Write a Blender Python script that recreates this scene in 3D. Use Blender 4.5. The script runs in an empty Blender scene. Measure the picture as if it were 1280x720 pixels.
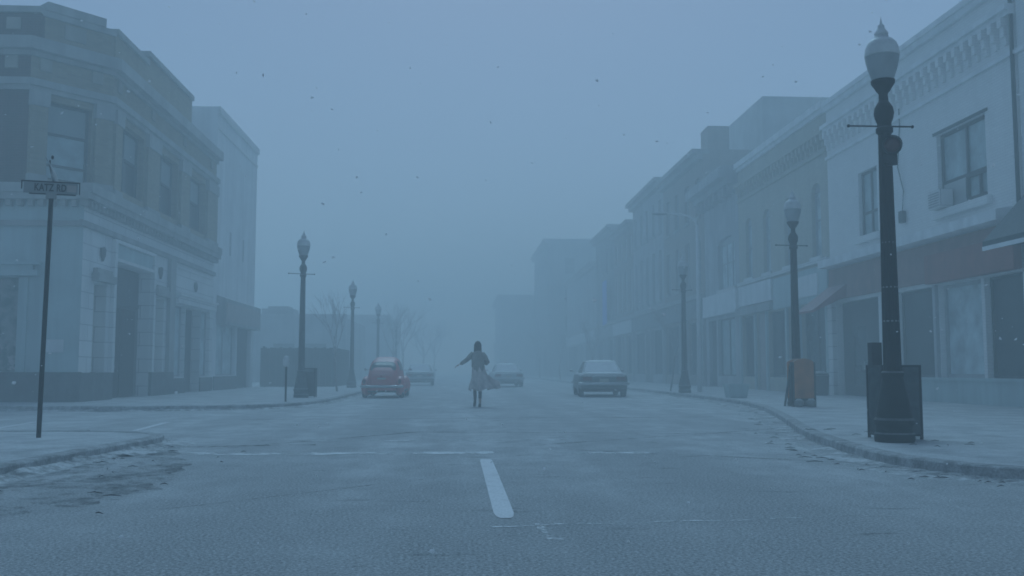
EXPOSURE = -0.2; HAZE = 0.019
import bpy, bmesh, math, random
from mathutils import Vector, Matrix, noise as mnoise
R = math.radians
random.seed(7)
scn = bpy.context.scene
COL = scn.collection

# ------------------------------------------------------------------ materials
def _nodes(name):
    m = bpy.data.materials.new(name); m.use_nodes = True
    nt = m.node_tree
    b = nt.nodes['Principled BSDF']
    return m, nt, b

def N(nt, t, **kw):
    n = nt.nodes.new(t)
    for k, v in kw.items():
        if k in n.inputs.keys(): n.inputs[k].default_value = v
        else: setattr(n, k, v)
    return n

def mixc(nt, fac, a, b, mode='MIX'):
    n = nt.nodes.new('ShaderNodeMix'); n.data_type = 'RGBA'; n.blend_type = mode
    for sock, v in ((n.inputs[0], fac), (n.inputs[6], a), (n.inputs[7], b)):
        if hasattr(v, 'is_output'): nt.links.new(v, sock)
        elif isinstance(v, (int, float)): sock.default_value = v
        else: sock.default_value = (v[0], v[1], v[2], 1)
    return n.outputs[2]

def noise(nt, scale, detail=4, rough=.55, co='Object', vec_scale=None, offs=(0, 0, 0)):
    tc = nt.nodes.new('ShaderNodeTexCoord')
    mp = nt.nodes.new('ShaderNodeMapping')
    nt.links.new(tc.outputs[co], mp.inputs['Vector'])
    if vec_scale: mp.inputs['Scale'].default_value = vec_scale
    mp.inputs['Location'].default_value = offs
    n = nt.nodes.new('ShaderNodeTexNoise')
    n.inputs['Scale'].default_value = scale; n.inputs['Detail'].default_value = detail
    n.inputs['Roughness'].default_value = rough
    nt.links.new(mp.outputs[0], n.inputs['Vector'])
    return n.outputs[0]

def ramp(nt, s, lo, hi, a=0., b=1.):
    n = nt.nodes.new('ShaderNodeMapRange'); n.clamp = True
    nt.links.new(s, n.inputs['Value'])
    n.inputs['From Min'].default_value = lo; n.inputs['From Max'].default_value = hi
    n.inputs['To Min'].default_value = a; n.inputs['To Max'].default_value = b
    return n.outputs[0]

def math2(nt, op, a, b):
    n = nt.nodes.new('ShaderNodeMath'); n.operation = op
    for i, v in enumerate((a, b)):
        if hasattr(v, 'is_output'): nt.links.new(v, n.inputs[i])
        else: n.inputs[i].default_value = v
    return n.outputs[0]

def bump(nt, b, s, strength=.3, dist=.02):
    n = nt.nodes.new('ShaderNodeBump'); n.inputs['Strength'].default_value = strength
    n.inputs['Distance'].default_value = dist
    nt.links.new(s, n.inputs['Height']); nt.links.new(n.outputs[0], b.inputs['Normal'])

ASH = (.74, .75, .76)
def ash_top(nt, b, col, amount=.9, lo=.45, hi=.85):
    """settled ash on upward faces"""
    g = nt.nodes.new('ShaderNodeNewGeometry')
    sx = nt.nodes.new('ShaderNodeSeparateXYZ'); nt.links.new(g.outputs['True Normal'], sx.inputs[0])
    up = ramp(nt, sx.outputs[2], lo, hi)
    ns = ramp(nt, noise(nt, 14, 3), .3, .55, .55, 1.)
    f = math2(nt, 'MULTIPLY', math2(nt, 'MULTIPLY', up, ns), amount)
    out = mixc(nt, f, col, ASH)
    nt.links.new(out, b.inputs['Base Color'])

def plain(name, c, rough=.7, var=.18, scale=3., metal=0., ash=.85, fine=0., spec=.3, streak=0.):
    m, nt, b = _nodes(name)
    c2 = tuple(x * (1 - var) for x in c); c1 = tuple(min(1, x * (1 + var * .6)) for x in c)
    col = mixc(nt, ramp(nt, noise(nt, scale, 5), .35, .65), c2, c1)
    if streak:
        s = ramp(nt, noise(nt, 1.0, 5, .6, vec_scale=(2.2, 2.2, .18)), .42, .68, 0, streak)
        col = mixc(nt, s, col, tuple(x * .55 for x in c))
    if fine:
        col = mixc(nt, ramp(nt, noise(nt, 60, 2), .4, .7, 0, fine), col, tuple(x * .5 for x in c))
    b.inputs['Roughness'].default_value = rough; b.inputs['Metallic'].default_value = metal
    b.inputs['Specular IOR Level'].default_value = spec
    if ash: ash_top(nt, b, col, ash)
    else: nt.links.new(col, b.inputs['Base Color'])
    return m

def brick(name, c1, c2, mortar, var=.5, painted=False, bw=.22, rh=.075, ms=.008):
    m, nt, b = _nodes(name)
    tc = nt.nodes.new('ShaderNodeTexCoord')
    t = nt.nodes.new('ShaderNodeTexBrick')
    t.inputs['Scale'].default_value = 1.; t.inputs['Brick Width'].default_value = bw
    t.inputs['Row Height'].default_value = rh; t.inputs['Mortar Size'].default_value = ms
    t.inputs['Mortar Smooth'].default_value = .3; t.inputs['Bias'].default_value = 0
    t.inputs['Color1'].default_value = (*c1, 1); t.inputs['Color2'].default_value = (*c2, 1)
    t.inputs['Mortar'].default_value = (*mortar, 1)
    nt.links.new(tc.outputs['UV'], t.inputs['Vector'])
    col = t.outputs['Color']
    dark = tuple(x * .62 for x in c1)
    col = mixc(nt, ramp(nt, noise(nt, .9, 6, .65), .42, .72, 0, var), col, dark)
    s = ramp(nt, noise(nt, 1.0, 5, .6, vec_scale=(2.5, 2.5, .16)), .45, .72, 0, var)
    col = mixc(nt, s, col, tuple(x * .7 for x in c2))
    if painted:   # flaked paint showing the brick
        fl = ramp(nt, noise(nt, 2.2, 8, .75), .62, .70, 0, .55)
        col = mixc(nt, fl, col, (.24, .19, .17))
    b.inputs['Roughness'].default_value = .85; b.inputs['Specular IOR Level'].default_value = .2
    bump(nt, b, t.outputs['Fac'], -.4, .006)
    ash_top(nt, b, col, .9)
    return m

def glass(name, c=(.03, .045, .05), rough=.12, spec=.5):
    m, nt, b = _nodes(name)
    col = mixc(nt, ramp(nt, noise(nt, 1.7, 4), .35, .7), c, tuple(x * 1.8 for x in c))
    nt.links.new(col, b.inputs['Base Color'])
    b.inputs['Roughness'].default_value = rough
    b.inputs['Specular IOR Level'].default_value = spec
    return m

def asphalt(name):
    m, nt, b = _nodes(name)
    base = mixc(nt, ramp(nt, noise(nt, 48, 4, .75), .36, .64), (.17, .177, .185), (.62, .63, .64))
    # ash lying in the texture: fine grit, drifts, swept by the wheels
    grit = ramp(nt, noise(nt, 38, 5, .8), .47, .60)
    big = ramp(nt, noise(nt, .35, 6, .66), .36, .64, .45, 1.)
    lane = ramp(nt, noise(nt, 1.0, 4, .6, vec_scale=(.9, .07, 1)), .40, .60, .42, 1.)
    pat = ramp(nt, noise(nt, 1.7, 8, .75, vec_scale=(1, .6, 1)), .40, .60, .25, 1.15)
    # thinner near the junction mouth, thicker down the street
    tc = nt.nodes.new('ShaderNodeTexCoord'); sx = nt.nodes.new('ShaderNodeSeparateXYZ')
    nt.links.new(tc.outputs['Object'], sx.inputs[0])
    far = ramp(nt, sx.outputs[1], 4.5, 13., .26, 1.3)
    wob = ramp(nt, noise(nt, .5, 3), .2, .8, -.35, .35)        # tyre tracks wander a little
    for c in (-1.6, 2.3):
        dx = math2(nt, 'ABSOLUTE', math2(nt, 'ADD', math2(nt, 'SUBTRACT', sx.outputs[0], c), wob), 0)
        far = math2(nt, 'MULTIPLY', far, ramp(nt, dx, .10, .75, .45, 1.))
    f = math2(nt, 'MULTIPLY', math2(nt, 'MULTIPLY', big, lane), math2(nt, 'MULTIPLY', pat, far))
    f2 = math2(nt, 'MULTIPLY', f, math2(nt, 'ADD', math2(nt, 'MULTIPLY', grit, .75), .48))
    f3 = math2(nt, 'ADD', f2, math2(nt, 'MULTIPLY', ramp(nt, noise(nt, 42, 2, .6, offs=(5, 3, 1)), .60, .66), .6))
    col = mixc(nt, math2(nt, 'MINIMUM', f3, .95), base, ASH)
    # tar seams and dark scuffs
    sc = ramp(nt, noise(nt, 1.1, 7, .72, vec_scale=(.8, 2.2, 1), offs=(9, 2, 0)), .61, .69, 0, .6)
    col = mixc(nt, sc, col, (.06, .066, .072))
    nt.links.new(col, b.inputs['Base Color'])
    b.inputs['Roughness'].default_value = .9; b.inputs['Specular IOR Level'].default_value = .15
    bump(nt, b, noise(nt, 55, 4, .75), .8, .022)
    return m

def ashy(name, base=(.20, .21, .22), lo=.30, hi=.60, amt=1., scale=2.0, dark=.35):
    m, nt, b = _nodes(name)
    f = ramp(nt, noise(nt, scale, 8, .72), lo, hi, .25, amt)
    g = ramp(nt, noise(nt, 45, 4, .8), .38, .56, .55, 1.)
    col = mixc(nt, math2(nt, 'MULTIPLY', f, g), base, ASH)
    d = ramp(nt, noise(nt, 6, 8, .8, vec_scale=(.7, 1.6, 1), offs=(3, 3, 3)), .62, .70, 0, dark)
    col = mixc(nt, d, col, (.09, .09, .095))
    nt.links.new(col, b.inputs['Base Color'])
    b.inputs['Roughness'].default_value = .95; b.inputs['Specular IOR Level'].default_value = .1
    bump(nt, b, noise(nt, 26, 6, .8), .7, .02)
    return m

def worn_paint(name, c=(.72, .73, .74), wear=.5, lo=.42, hi=.58, scale=9):
    m, nt, b = _nodes(name)
    tr = nt.nodes.new('ShaderNodeBsdfTransparent'); mx = nt.nodes.new('ShaderNodeMixShader')
    f = ramp(nt, math2(nt, 'ADD', math2(nt, 'MULTIPLY', noise(nt, scale, 8, .75), .6), math2(nt, 'MULTIPLY', noise(nt, 1.3, 3), .4)), lo, hi, 1 - wear, 1)
    col = mixc(nt, ramp(nt, noise(nt, 50, 3), .35, .65), c, tuple(x * .8 for x in c))
    nt.links.new(col, b.inputs['Base Color']); b.inputs['Roughness'].default_value = .9
    b.inputs['Specular IOR Level'].default_value = .15
    nt.links.new(f, mx.inputs[0]); nt.links.new(tr.outputs[0], mx.inputs[1]); nt.links.new(b.outputs[0], mx.inputs[2])
    nt.links.new(mx.outputs[0], nt.nodes['Material Output'].inputs['Surface'])
    return m

M = dict(
    asphalt=asphalt('asphalt'), walk=ashy('walk', (.24, .25, .26), .26, .60, .88, 1.6, .55),
    kerb=ashy('kerb_stone', (.12, .125, .13), .34, .60, .75, 5, .5),
    drift=worn_paint('drift', (.66, .67, .68), 1., .40, .58, 8),
    gutter=worn_paint('gutter', (.19, .197, .205), 1., .48, .64, 7),
    paint=worn_paint('paint', (.84, .84, .86), .18, .36, .5), faint=worn_paint('faint', (.84, .85, .86), 1., .46, .56, 2.5),
    crack=worn_paint('crack', (.85, .86, .87), 1., .46, .58, 14), tar=worn_paint('tar', (.06, .065, .07), 1., .44, .58, 11),
    stone=plain('limestone', (.42, .43, .42), .85, .16, 1.3, streak=.5, fine=.15),
    stone2=brick('painted_stone', (.82, .82, .81), (.74, .75, .75), (.42, .43, .43), .3, False, 1.15, .46, .012),
    teal=plain('teal_paint', (.50, .60, .60), .75, .10, .8, streak=.4),
    plinth=plain('granite_plinth', (.13, .14, .145), .7, .25, 5, streak=.4),
    redbrick=brick('red_brick', (.11, .065, .055), (.07, .045, .042), (.13, .125, .12)),
    buff=brick('buff_brick', (.37, .325, .235), (.28, .24, .17), (.31, .29, .25), .35),
    tan=brick('tan_brick', (.56, .54, .45), (.49, .47, .39), (.46, .45, .42), .35),
    white=brick('white_brick', (.88, .88, .87), (.83, .83, .82), (.74, .74, .74), .15, True),
    whitew=plain('white_wall', (.84, .85, .86), .85, .10, .7, streak=.4),
    whitet=plain('white_trim', (.86, .87, .88), .7, .10, 2, streak=.3),
    grey=plain('grey_wall', (.46, .47, .48), .85, .2, .7, streak=.5), dgrey=plain('dark_wall', (.30, .315, .32), .85, .2, .7, streak=.5),  # far walls lightened, some haze put into the wall colour
    brownb=brick('brown_brick', (.36, .315, .28), (.30, .26, .23), (.36, .35, .33), .4),  # brick lightened toward the fog tone for the far row
    rust=plain('rust_board', (.33, .125, .10), .75, .16, 2, streak=.4), rust2=plain('rust_board_faded', (.33, .185, .155), .8, .16, 2, streak=.4),
    glass=glass('glass', (.022, .036, .042), .2, .25), glassp=glass('glass_pale', (.26, .33, .34), .25), glassw=glass('glass_whitewash_sky', (.40, .46, .47), .5),  # the paler panes also carry sky reflection in their base colour
    blind=plain('blind', (.30, .34, .34), .8, .06, 2, ash=0), void=plain('dark_interior', (.02, .025, .03), .9, .2, 2, ash=0),
    frame=plain('window_frame', (.055, .07, .075), .6, .2, 6), framew=plain('window_frame_pale', (.42, .44, .45), .6, .1, 5),
    doorw=plain('pale_door', (.42, .37, .35), .6, .1, 3), doord=plain('dark_door', (.045, .055, .06), .5, .2, 3),
    iron_haze=plain('iron_haze_lightened', (.085, .10, .103), .7, .3, 6, ash=.7, spec=.15),  # iron lightened as if seen through thicker haze, for the farther lamps
    iron=plain('cast_iron', (.010, .013, .014), .6, .3, 8, ash=.2, spec=.15), irong=plain('cast_iron_scuffed', (.020, .026, .026), .6, .45, 3, ash=.5, streak=.3, spec=.15),
    globe=plain('globe_glass', (.36, .39, .40), .35, .1, 4, ash=.7, spec=.5), globet=plain('globe_top', (.66, .67, .67), .5, .12, 6, ash=.9),
    strap=plain('steel_strap', (.28, .29, .29), .5, .2, 5), black=plain('black_metal', (.018, .022, .026), .5, .3, 6, ash=.6),
    mesh=plain('mesh_metal', (.075, .092, .097), .6, .3, 9, ash=.7),
    lens=plain('red_lens', (.07, .018, .016), .3, .2, 6, ash=0, spec=.5),
    blade=plain('sign_blade', (.26, .28, .29), .5, .12, 6, streak=.2), letter=plain('lettering', (.015, .017, .02), .6, .1, 5, ash=0),
    wood=plain('board_wood', (.50, .20, .08), .7, .25, 4, streak=.4), fence=plain('fence_board', (.055, .075, .07), .85, .25, 2, streak=.4),
    awnr=plain('red_canvas', (.30, .09, .08), .85, .15, 3, ash=.35), awnd=plain('dark_canvas', (.028, .042, .045), .85, .2, 3, ash=.25),
    bluec=plain('blue_canvas', (.08, .24, .9), .8, .1, 3), concrete=plain('concrete', (.27, .28, .27), .9, .2, 4, fine=.2),
    carred=plain('car_red', (.66, .105, .095), .4, .10, 2, ash=.25, spec=.5), cargrey=plain('car_body', (.12, .14, .135), .45, .15, 2, ash=.95, spec=.5),
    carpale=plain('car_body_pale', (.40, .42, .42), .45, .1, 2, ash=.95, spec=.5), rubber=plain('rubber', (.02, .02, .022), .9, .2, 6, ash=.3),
    chrome=plain('chrome', (.50, .52, .53), .3, .1, 5, metal=.8, ash=.7), hub=plain('hub_cap', (.35, .36, .37), .4, .1, 5, metal=.6, ash=0),
    tail=plain('tail_lamp', (.16, .02, .018), .3, .1, 5, ash=0), ash=plain('ash_cover', (.93, .94, .95), .95, .08, 4, ash=0),
    plate=plain('number_plate', (.45, .43, .36), .6, .1, 5, ash=0), dark=plain('underbody', (.012, .012, .013), .9, .1, 5, ash=0),
    skin=plain('skin', (.42, .27, .21), .6, .06, 4, ash=0), hair=plain('hair', (.030, .020, .016), .7, .2, 12, ash=0),
    coat=plain('coat_cloth', (.60, .53, .50), .9, .3, 5, ash=0), shawl=plain('hood_cloth', (.33, .31, .28), .9, .15, 6, ash=0),
    stock=plain('stocking', (.08, .065, .06), .8, .1, 5, ash=0), boot=plain('boot_leather', (.02, .018, .017), .5, .1, 5, ash=0),
    bark=plain('bark', (.28, .275, .265), .95, .3, 6, ash=.7), twig=plain('twig', (.5, .5, .495), .95, .2, 6, ash=.9),
    flake=plain('ash_flake', (.95, .95, .96), .9, .05, 5, ash=0), leafd=plain('debris', (.05, .05, .052), .95, .3, 5, ash=.1),
    stoneb=plain('weathered_block', (.35, .335, .29), .85, .15, 2, streak=.4), archrome=plain('dull_steel', (.22, .24, .25), .5, .2, 4, ash=.6),
    roof=plain('roof_felt', (.14, .145, .15), .95, .2, 1, ash=.9),
)
def flake_mat():
    m, nt, b = _nodes('ash_flake')
    b.inputs['Base Color'].default_value = (.92, .92, .93, 1); b.inputs['Roughness'].default_value = .9
    tl = nt.nodes.new('ShaderNodeBsdfTranslucent'); tl.inputs[0].default_value = (.95, .95, .96, 1)
    mx = nt.nodes.new('ShaderNodeMixShader'); mx.inputs[0].default_value = .5
    nt.links.new(b.outputs[0], mx.inputs[1]); nt.links.new(tl.outputs[0], mx.inputs[2])
    nt.links.new(mx.outputs[0], nt.nodes['Material Output'].inputs['Surface'])
    return m
M['flake'] = flake_mat()
# mural poster: blotchy faded flowers
def poster_mat():
    m, nt, b = _nodes('poster_print')
    v = nt.nodes.new('ShaderNodeTexVoronoi'); v.inputs['Scale'].default_value = 4.2
    tc = nt.nodes.new('ShaderNodeTexCoord'); nt.links.new(tc.outputs['Object'], v.inputs['Vector'])
    g = mixc(nt, ramp(nt, noise(nt, 3.3, 5), .4, .6), (.10, .16, .15), (.30, .32, .31))
    sx = nt.nodes.new('ShaderNodeSeparateXYZ'); nt.links.new(tc.outputs['Object'], sx.inputs[0])
    low = ramp(nt, sx.outputs[2], .9, 2.2, 1., .15)
    f = math2(nt, 'MULTIPLY', ramp(nt, v.outputs['Distance'], .05, .2, 1, 0), low)
    col = mixc(nt, f, g, (.42, .14, .17))
    col = mixc(nt, math2(nt, 'MULTIPLY', ramp(nt, noise(nt, 5.5, 3, offs=(4, 4, 4)), .56, .62), low), col, (.5, .46, .46))
    nt.links.new(col, b.inputs['Base Color']); b.inputs['Roughness'].default_value = .5
    return m
M['poster'] = poster_mat()

# ------------------------------------------------------------------ geometry helpers
class Fr:
    """a facade frame: origin, u along the wall, n outward; maps (u, z, d)"""
    def __init__(s, o, u, n):
        s.o = Vector(o); s.u = Vector(u).normalized(); s.n = Vector(n).normalized()
    def __call__(s, u, z, d=0.):
        return s.o + s.u * u + s.n * d + Vector((0, 0, z))
WORLD = Fr((0, 0, 0), (1, 0, 0), (0, 1, 0))     # (x, z, y)

class MB:
    def __init__(s): s.bm = bmesh.new()
    def quad(s, pts, smooth=False):
        f = s.bm.faces.new([s.bm.verts.new(p) for p in pts]); f.smooth = smooth; return f
    def hexa(s, p):          # 8 points: bottom ring 0-3, top ring 4-7
        v = [s.bm.verts.new(q) for q in p]
        for ix in ((3, 2, 1, 0), (4, 5, 6, 7), (0, 1, 5, 4), (1, 2, 6, 5), (2, 3, 7, 6), (3, 0, 4, 7)):
            s.bm.faces.new([v[i] for i in ix])
        return v
    def fbox(s, F, u0, u1, z0, z1, d0, d1):
        return s.hexa([F(u0, z0, d0), F(u1, z0, d0), F(u1, z0, d1), F(u0, z0, d1), F(u0, z1, d0), F(u1, z1, d0), F(u1, z1, d1), F(u0, z1, d1)])
    def box(s, x0, x1, y0, y1, z0, z1): return s.fbox(WORLD, x0, x1, z0, z1, y0, y1)
    def lathe(s, prof, c=(0, 0, 0), n=20, caps=True, axis='z', smooth=True, flute=0):
        c = Vector(c); rings = []
        for r, z in prof:
            ring = []
            for i in range(n):
                a = 2 * math.pi * i / n
                rr = r * (1 - flute * (i % 2))
                p = (rr * math.cos(a), rr * math.sin(a), z)
                if axis == 'y': p = (p[0], z, p[1])
                if axis == 'x': p = (z, p[0], p[1])
                ring.append(s.bm.verts.new(c + Vector(p)))
            rings.append(ring)
        for a, b in zip(rings, rings[1:]):
            for i in range(n):
                f = s.bm.faces.new((a[i], a[(i + 1) % n], b[(i + 1) % n], b[i])); f.smooth = smooth
        if caps:
            if prof[0][0] > 1e-4: s.bm.faces.new(rings[0][::-1])
            if prof[-1][0] > 1e-4: s.bm.faces.new(rings[-1])
    def tube(s, pts, rad, n=8, smooth=True):
        pts = [Vector(p) for p in pts]
        if not isinstance(rad, (list, tuple)): rad = [rad] * len(pts)
        rings = []
        for i, p in enumerate(pts):
            t = (pts[min(i + 1, len(pts) - 1)] - pts[max(i - 1, 0)]).normalized()
            a = t.cross(Vector((0, 0, 1)))
            if a.length < .1: a = t.cross(Vector((1, 0, 0)))
            a.normalize(); b = t.cross(a)
            rings.append([s.bm.verts.new(p + (a * math.cos(2 * math.pi * k / n) + b * math.sin(2 * math.pi * k / n)) * rad[i]) for k in range(n)])
        for a, b in zip(rings, rings[1:]):
            for k in range(n):
                f = s.bm.faces.new((a[k], a[(k + 1) % n], b[(k + 1) % n], b[k])); f.smooth = smooth
        s.bm.faces.new(rings[0][::-1]); s.bm.faces.new(rings[-1])
    def loft(s, rings, caps=True, smooth=True, closed=True):
        vs = [[s.bm.verts.new(p) for p in r] for r in rings]
        n = len(vs[0])
        for a, b in zip(vs, vs[1:]):
            for k in range(n if closed else n - 1):
                f = s.bm.faces.new((a[k], a[(k + 1) % n], b[(k + 1) % n], b[k])); f.smooth = smooth
        if caps: s.bm.faces.new(vs[0][::-1]); s.bm.faces.new(vs[-1])
    def grid(s, P, nu, nv, smooth=True, thick=None):
        vs = [[s.bm.verts.new(P(i / nu, j / nv)) for j in range(nv + 1)] for i in range(nu + 1)]
        for i in range(nu):
            for j in range(nv):
                f = s.bm.faces.new((vs[i][j], vs[i + 1][j], vs[i + 1][j + 1], vs[i][j + 1])); f.smooth = smooth
    def sphere(s, c, r, n=14, m=10, sq=1.):
        c = Vector(c); rx, ry, rz = r if isinstance(r, (tuple, list)) else (r, r, r)
        rings = []
        for j in range(m + 1):
            t = math.pi * j / m - math.pi / 2; cr = max(math.cos(t), .02)
            rings.append([c + Vector((rx * cr * math.cos(2 * math.pi * k / n), ry * cr * math.sin(2 * math.pi * k / n), rz * math.sin(t))) for k in range(n)])
        s.loft(rings)
    def prism(s, poly, F, d0, d1):      # poly of (u,z)
        a = [s.bm.verts.new(F(u, z, d0)) for u, z in poly]; b = [s.bm.verts.new(F(u, z, d1)) for u, z in poly]
        s.bm.faces.new(a[::-1]); s.bm.faces.new(b); n = len(poly)
        for i in range(n): s.bm.faces.new((a[i], a[(i + 1) % n], b[(i + 1) % n], b[i]))
    def build(s, name, m, parent=None, bevel=0, autosmooth=False):
        bm = s.bm
        bmesh.ops.recalc_face_normals(bm, faces=bm.faces)
        if bevel: bmesh.ops.bevel(bm, geom=[e for e in bm.edges if e.is_manifold and e.calc_face_angle(0) > .6], offset=bevel, segments=2, affect='EDGES', profile=.7)
        uv = bm.loops.layers.uv.new('UVMap')
        for f in bm.faces:
            n = f.normal; ax = max(range(3), key=lambda i: abs(n[i]))
            for l in f.loops:
                c = l.vert.co
                l[uv].uv = (c.x, c.y) if ax == 2 else ((c.y, c.z) if ax == 0 else (c.x, c.z))
        off = Vector((0, 0, 0))
        p = parent
        while p is not None: off += p.location; p = p.parent
        if off.length: bmesh.ops.translate(bm, verts=bm.verts, vec=-off)
        me = bpy.data.meshes.new(name); bm.to_mesh(me); bm.free()
        me.materials.append(M[m] if isinstance(m, str) else m)
        o = bpy.data.objects.new(name, me); COL.objects.link(o)
        if parent is not None: o.parent = parent
        return o

def tag(o, label=None, cat=None, group=None, kind=None):
    for k, v in (('label', label), ('category', cat), ('group', group), ('kind', kind)):
        if v: o[k] = v
    return o
def thing(name, label, cat, loc=(0, 0, 0), rz=0., group=None):
    o = bpy.data.objects.new(name, None); COL.objects.link(o)
    o.location = loc; o.rotation_euler = (0, 0, rz); o.empty_display_size = .2
    return tag(o, label, cat, group)
def copy_tree(o, parent=None):
    c = o.copy(); COL.objects.link(c)
    if parent is not None: c.parent = parent
    for ch in [x for x in o.children]: copy_tree(ch, c)
    return c
def catmull(pts, k=6):
    out = []
    P = [Vector(p) for p in pts]; P = [2 * P[0] - P[1]] + P + [2 * P[-1] - P[-2]]
    for i in range(1, len(P) - 2):
        a, b, c, d = P[i - 1:i + 3]
        for j in range(k):
            t = j / k
            out.append(.5 * ((2 * b) + (c - a) * t + (2 * a - 5 * b + 4 * c - d) * t * t + (3 * b - a - 3 * c + d) * t ** 3))
    out.append(P[-2]); return out
# ------------------------------------------------------------------ world, light, camera
w = bpy.data.worlds.new('World'); scn.world = w; w.use_nodes = True
nt = w.node_tree; bg = nt.nodes['Background']
sky = nt.nodes.new('ShaderNodeTexSky'); sky.sky_type = 'NISHITA'; sky.sun_disc = False
SUN_EL, SUN_AZ = R(48), R(3)          # azimuth clockwise from +Y
sky.sun_elevation = SUN_EL; sky.sun_rotation = SUN_AZ
sky.air_density = 1.0; sky.dust_density = .6; sky.ozone_density = 4.0
nt.links.new(sky.outputs[0], bg.inputs[0]); bg.inputs[1].default_value = .09
sd = bpy.data.lights.new('sun', 'SUN'); sd.energy = 1.5; sd.angle = R(35); sd.color = (.46, .85, 1.08)
so = bpy.data.objects.new('sun', sd); COL.objects.link(so)
dirv = Vector((math.sin(SUN_AZ) * math.cos(SUN_EL), math.cos(SUN_AZ) * math.cos(SUN_EL), math.sin(SUN_EL)))
so.rotation_euler = dirv.to_track_quat('Z', 'Y').to_euler()

cam = bpy.data.cameras.new('camera'); co = bpy.data.objects.new('camera', cam); COL.objects.link(co)
cam.sensor_width = 36; cam.lens = 36 * 1200 / 1280; cam.clip_start = .05; cam.clip_end = 2000
co.location = (0, 0, 1.02)
co.rotation_euler = (R(90 + 4.858463), 0, R(-3.231664))
scn.camera = co
scn.view_settings.view_transform = 'Standard'; scn.view_settings.look = 'None'
scn.view_settings.gamma = 1; scn.view_settings.use_curve_mapping = False
scn.view_settings.exposure = EXPOSURE
scn.cycles.use_denoising = True
scn.cycles.max_bounces = 12; scn.cycles.diffuse_bounces = 3; scn.cycles.glossy_bounces = 2
scn.cycles.volume_bounces = 8; scn.cycles.transparent_max_bounces = 12
scn.cycles.filter_width = 1.7
scn.cycles.sample_clamp_indirect = 4

# ------------------------------------------------------------------ ground, pavements, kerbs
def sheet(name, x0, x1, y0, y1, z, m):
    b = MB(); b.quad([(x0, y0, z), (x1, y0, z), (x1, y1, z), (x0, y1, z)])
    return tag(b.build(name, m), kind='structure')
gb = MB()
gb.quad([(-140, -35, 0), (140, -35, 0), (140, 250, 0), (-140, 250, 0)])
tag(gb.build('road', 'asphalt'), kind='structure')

KH = .12
def pavement(pts, closing, name, kname):
    """pts: kerb line; closing: outer corner points that close the polygon"""
    line = catmull([(x, y, 0) for x, y in pts], 8)
    kw = .17
    inner = []
    for i, p in enumerate(line):
        t = line[min(i + 1, len(line) - 1)] - line[max(i - 1, 0)]
        n = Vector((t.y, -t.x, 0)).normalized()
        inner.append(p + n * kw)
    top = MB()
    top.bm.faces.new([top.bm.verts.new((p.x, p.y, KH)) for p in inner] + [top.bm.verts.new((x, y, KH)) for x, y in closing])
    bmesh.ops.triangulate(top.bm, faces=top.bm.faces[:])
    tag(top.build(name, 'walk'), kind='structure')
    k = MB(); rng = random.Random(len(pts))
    rings = []
    for p, q in zip(line, inner):
        n = (q - p).normalized(); j = rng.uniform(-.012, .012)
        rings.append([p + n * (-.006 + j), p + n * (.0 + j) + Vector((0, 0, KH - .012)), p + n * (.018 + j) + Vector((0, 0, KH + .004 + j * .3)), q + Vector((0, 0, KH + .006)), q + Vector((0, 0, -.02))])
    k.loft(rings, caps=False, smooth=False, closed=False)
    tag(k.build(kname, 'kerb'), kind='structure')
    return line, inner
# the pavement lies to the right of the direction of travel
kr_line, kr_in = pavement([(30, 7.9), (9, 8.0), (6.5, 8.15), (5.2, 8.6), (4.74, 9.3), (4.58, 10.3), (4.78, 12.1), (5.3, 14.7), (6.5, 19.3), (7.78, 24.85), (8.36, 30.5), (8.42, 36), (8.48, 45), (8.5, 60), (8.5, 120), (8.5, 245)], [(130, 245), (130, 7.9)], 'pavement_right', 'kerb_right')
kn_line, kn_in = pavement([(-130, 14.9), (-40, 14.9), (-9, 14.75), (-5.6, 14.6), (-4.7, 14.36), (-4.14, 13.86), (-3.98, 13.1), (-4.04, 12.3), (-4.17, 10.8), (-4.22, 9.2), (-4.24, 6), (-4.28, 0), (-4.3, -30)], [(-130, -30)], 'pavement_near', 'kerb_near')
kl_line, kl_in = pavement([(-4.05, 245), (-4.05, 120), (-4.05, 60), (-4.05, 45), (-3.97, 37), (-3.93, 31), (-4.2, 27.2), (-5.0, 25.5), (-6.05, 24.7), (-8.7, 24.1), (-11.2, 24.4), (-40, 24.6), (-130, 24.6)], [(-130, 245)], 'pavement_left', 'kerb_left')

def ribbon(name, line, off, width, m, seed, z=.004, h=0.012, sub=6):
    """an ash drift lying along a kerb: low mound with a ragged edge"""
    b = MB(); rings = []; pts = []
    for a, c in zip(line, line[1:]):
        for j in range(sub): pts.append(a.lerp(c, j / sub))
    for i, p in enumerate(pts):
        t = pts[min(i + 1, len(pts) - 1)] - pts[max(i - 1, 0)]
        n = Vector((-t.y, t.x, 0)).normalized()          # towards the road
        ww = width * (.55 + .9 * abs(mnoise.noise(Vector((p.x * .55, p.y * .55, seed))))) * (.8 + .5 * abs(mnoise.noise(Vector((p.x * 3, p.y * 3, seed)))))
        hh = h * (.6 + .9 * abs(mnoise.noise(Vector((p.x * 1.5, p.y * 1.5, seed + 4)))))
        rings.append([p + n * off + Vector((0, 0, z + hh * 1.6)), p + n * (off + ww * .35) + Vector((0, 0, z + hh)), p + n * (off + ww * .7) + Vector((0, 0, z + hh * .5)), p + n * (off + ww) + Vector((0, 0, z * .3))])
    b.loft(rings, caps=False, closed=False)
    return tag(b.build(name, m), kind='structure')
ribbon('ash_drift', [p for p in kr_line if p.y < 60 and p.x < 12], .0, .55, 'drift', 1., h=.018)
ribbon('ash_drift', [p for p in kl_line if p.y < 60 and p.x > -14], .0, .30, 'drift', 2., h=.032)
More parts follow.
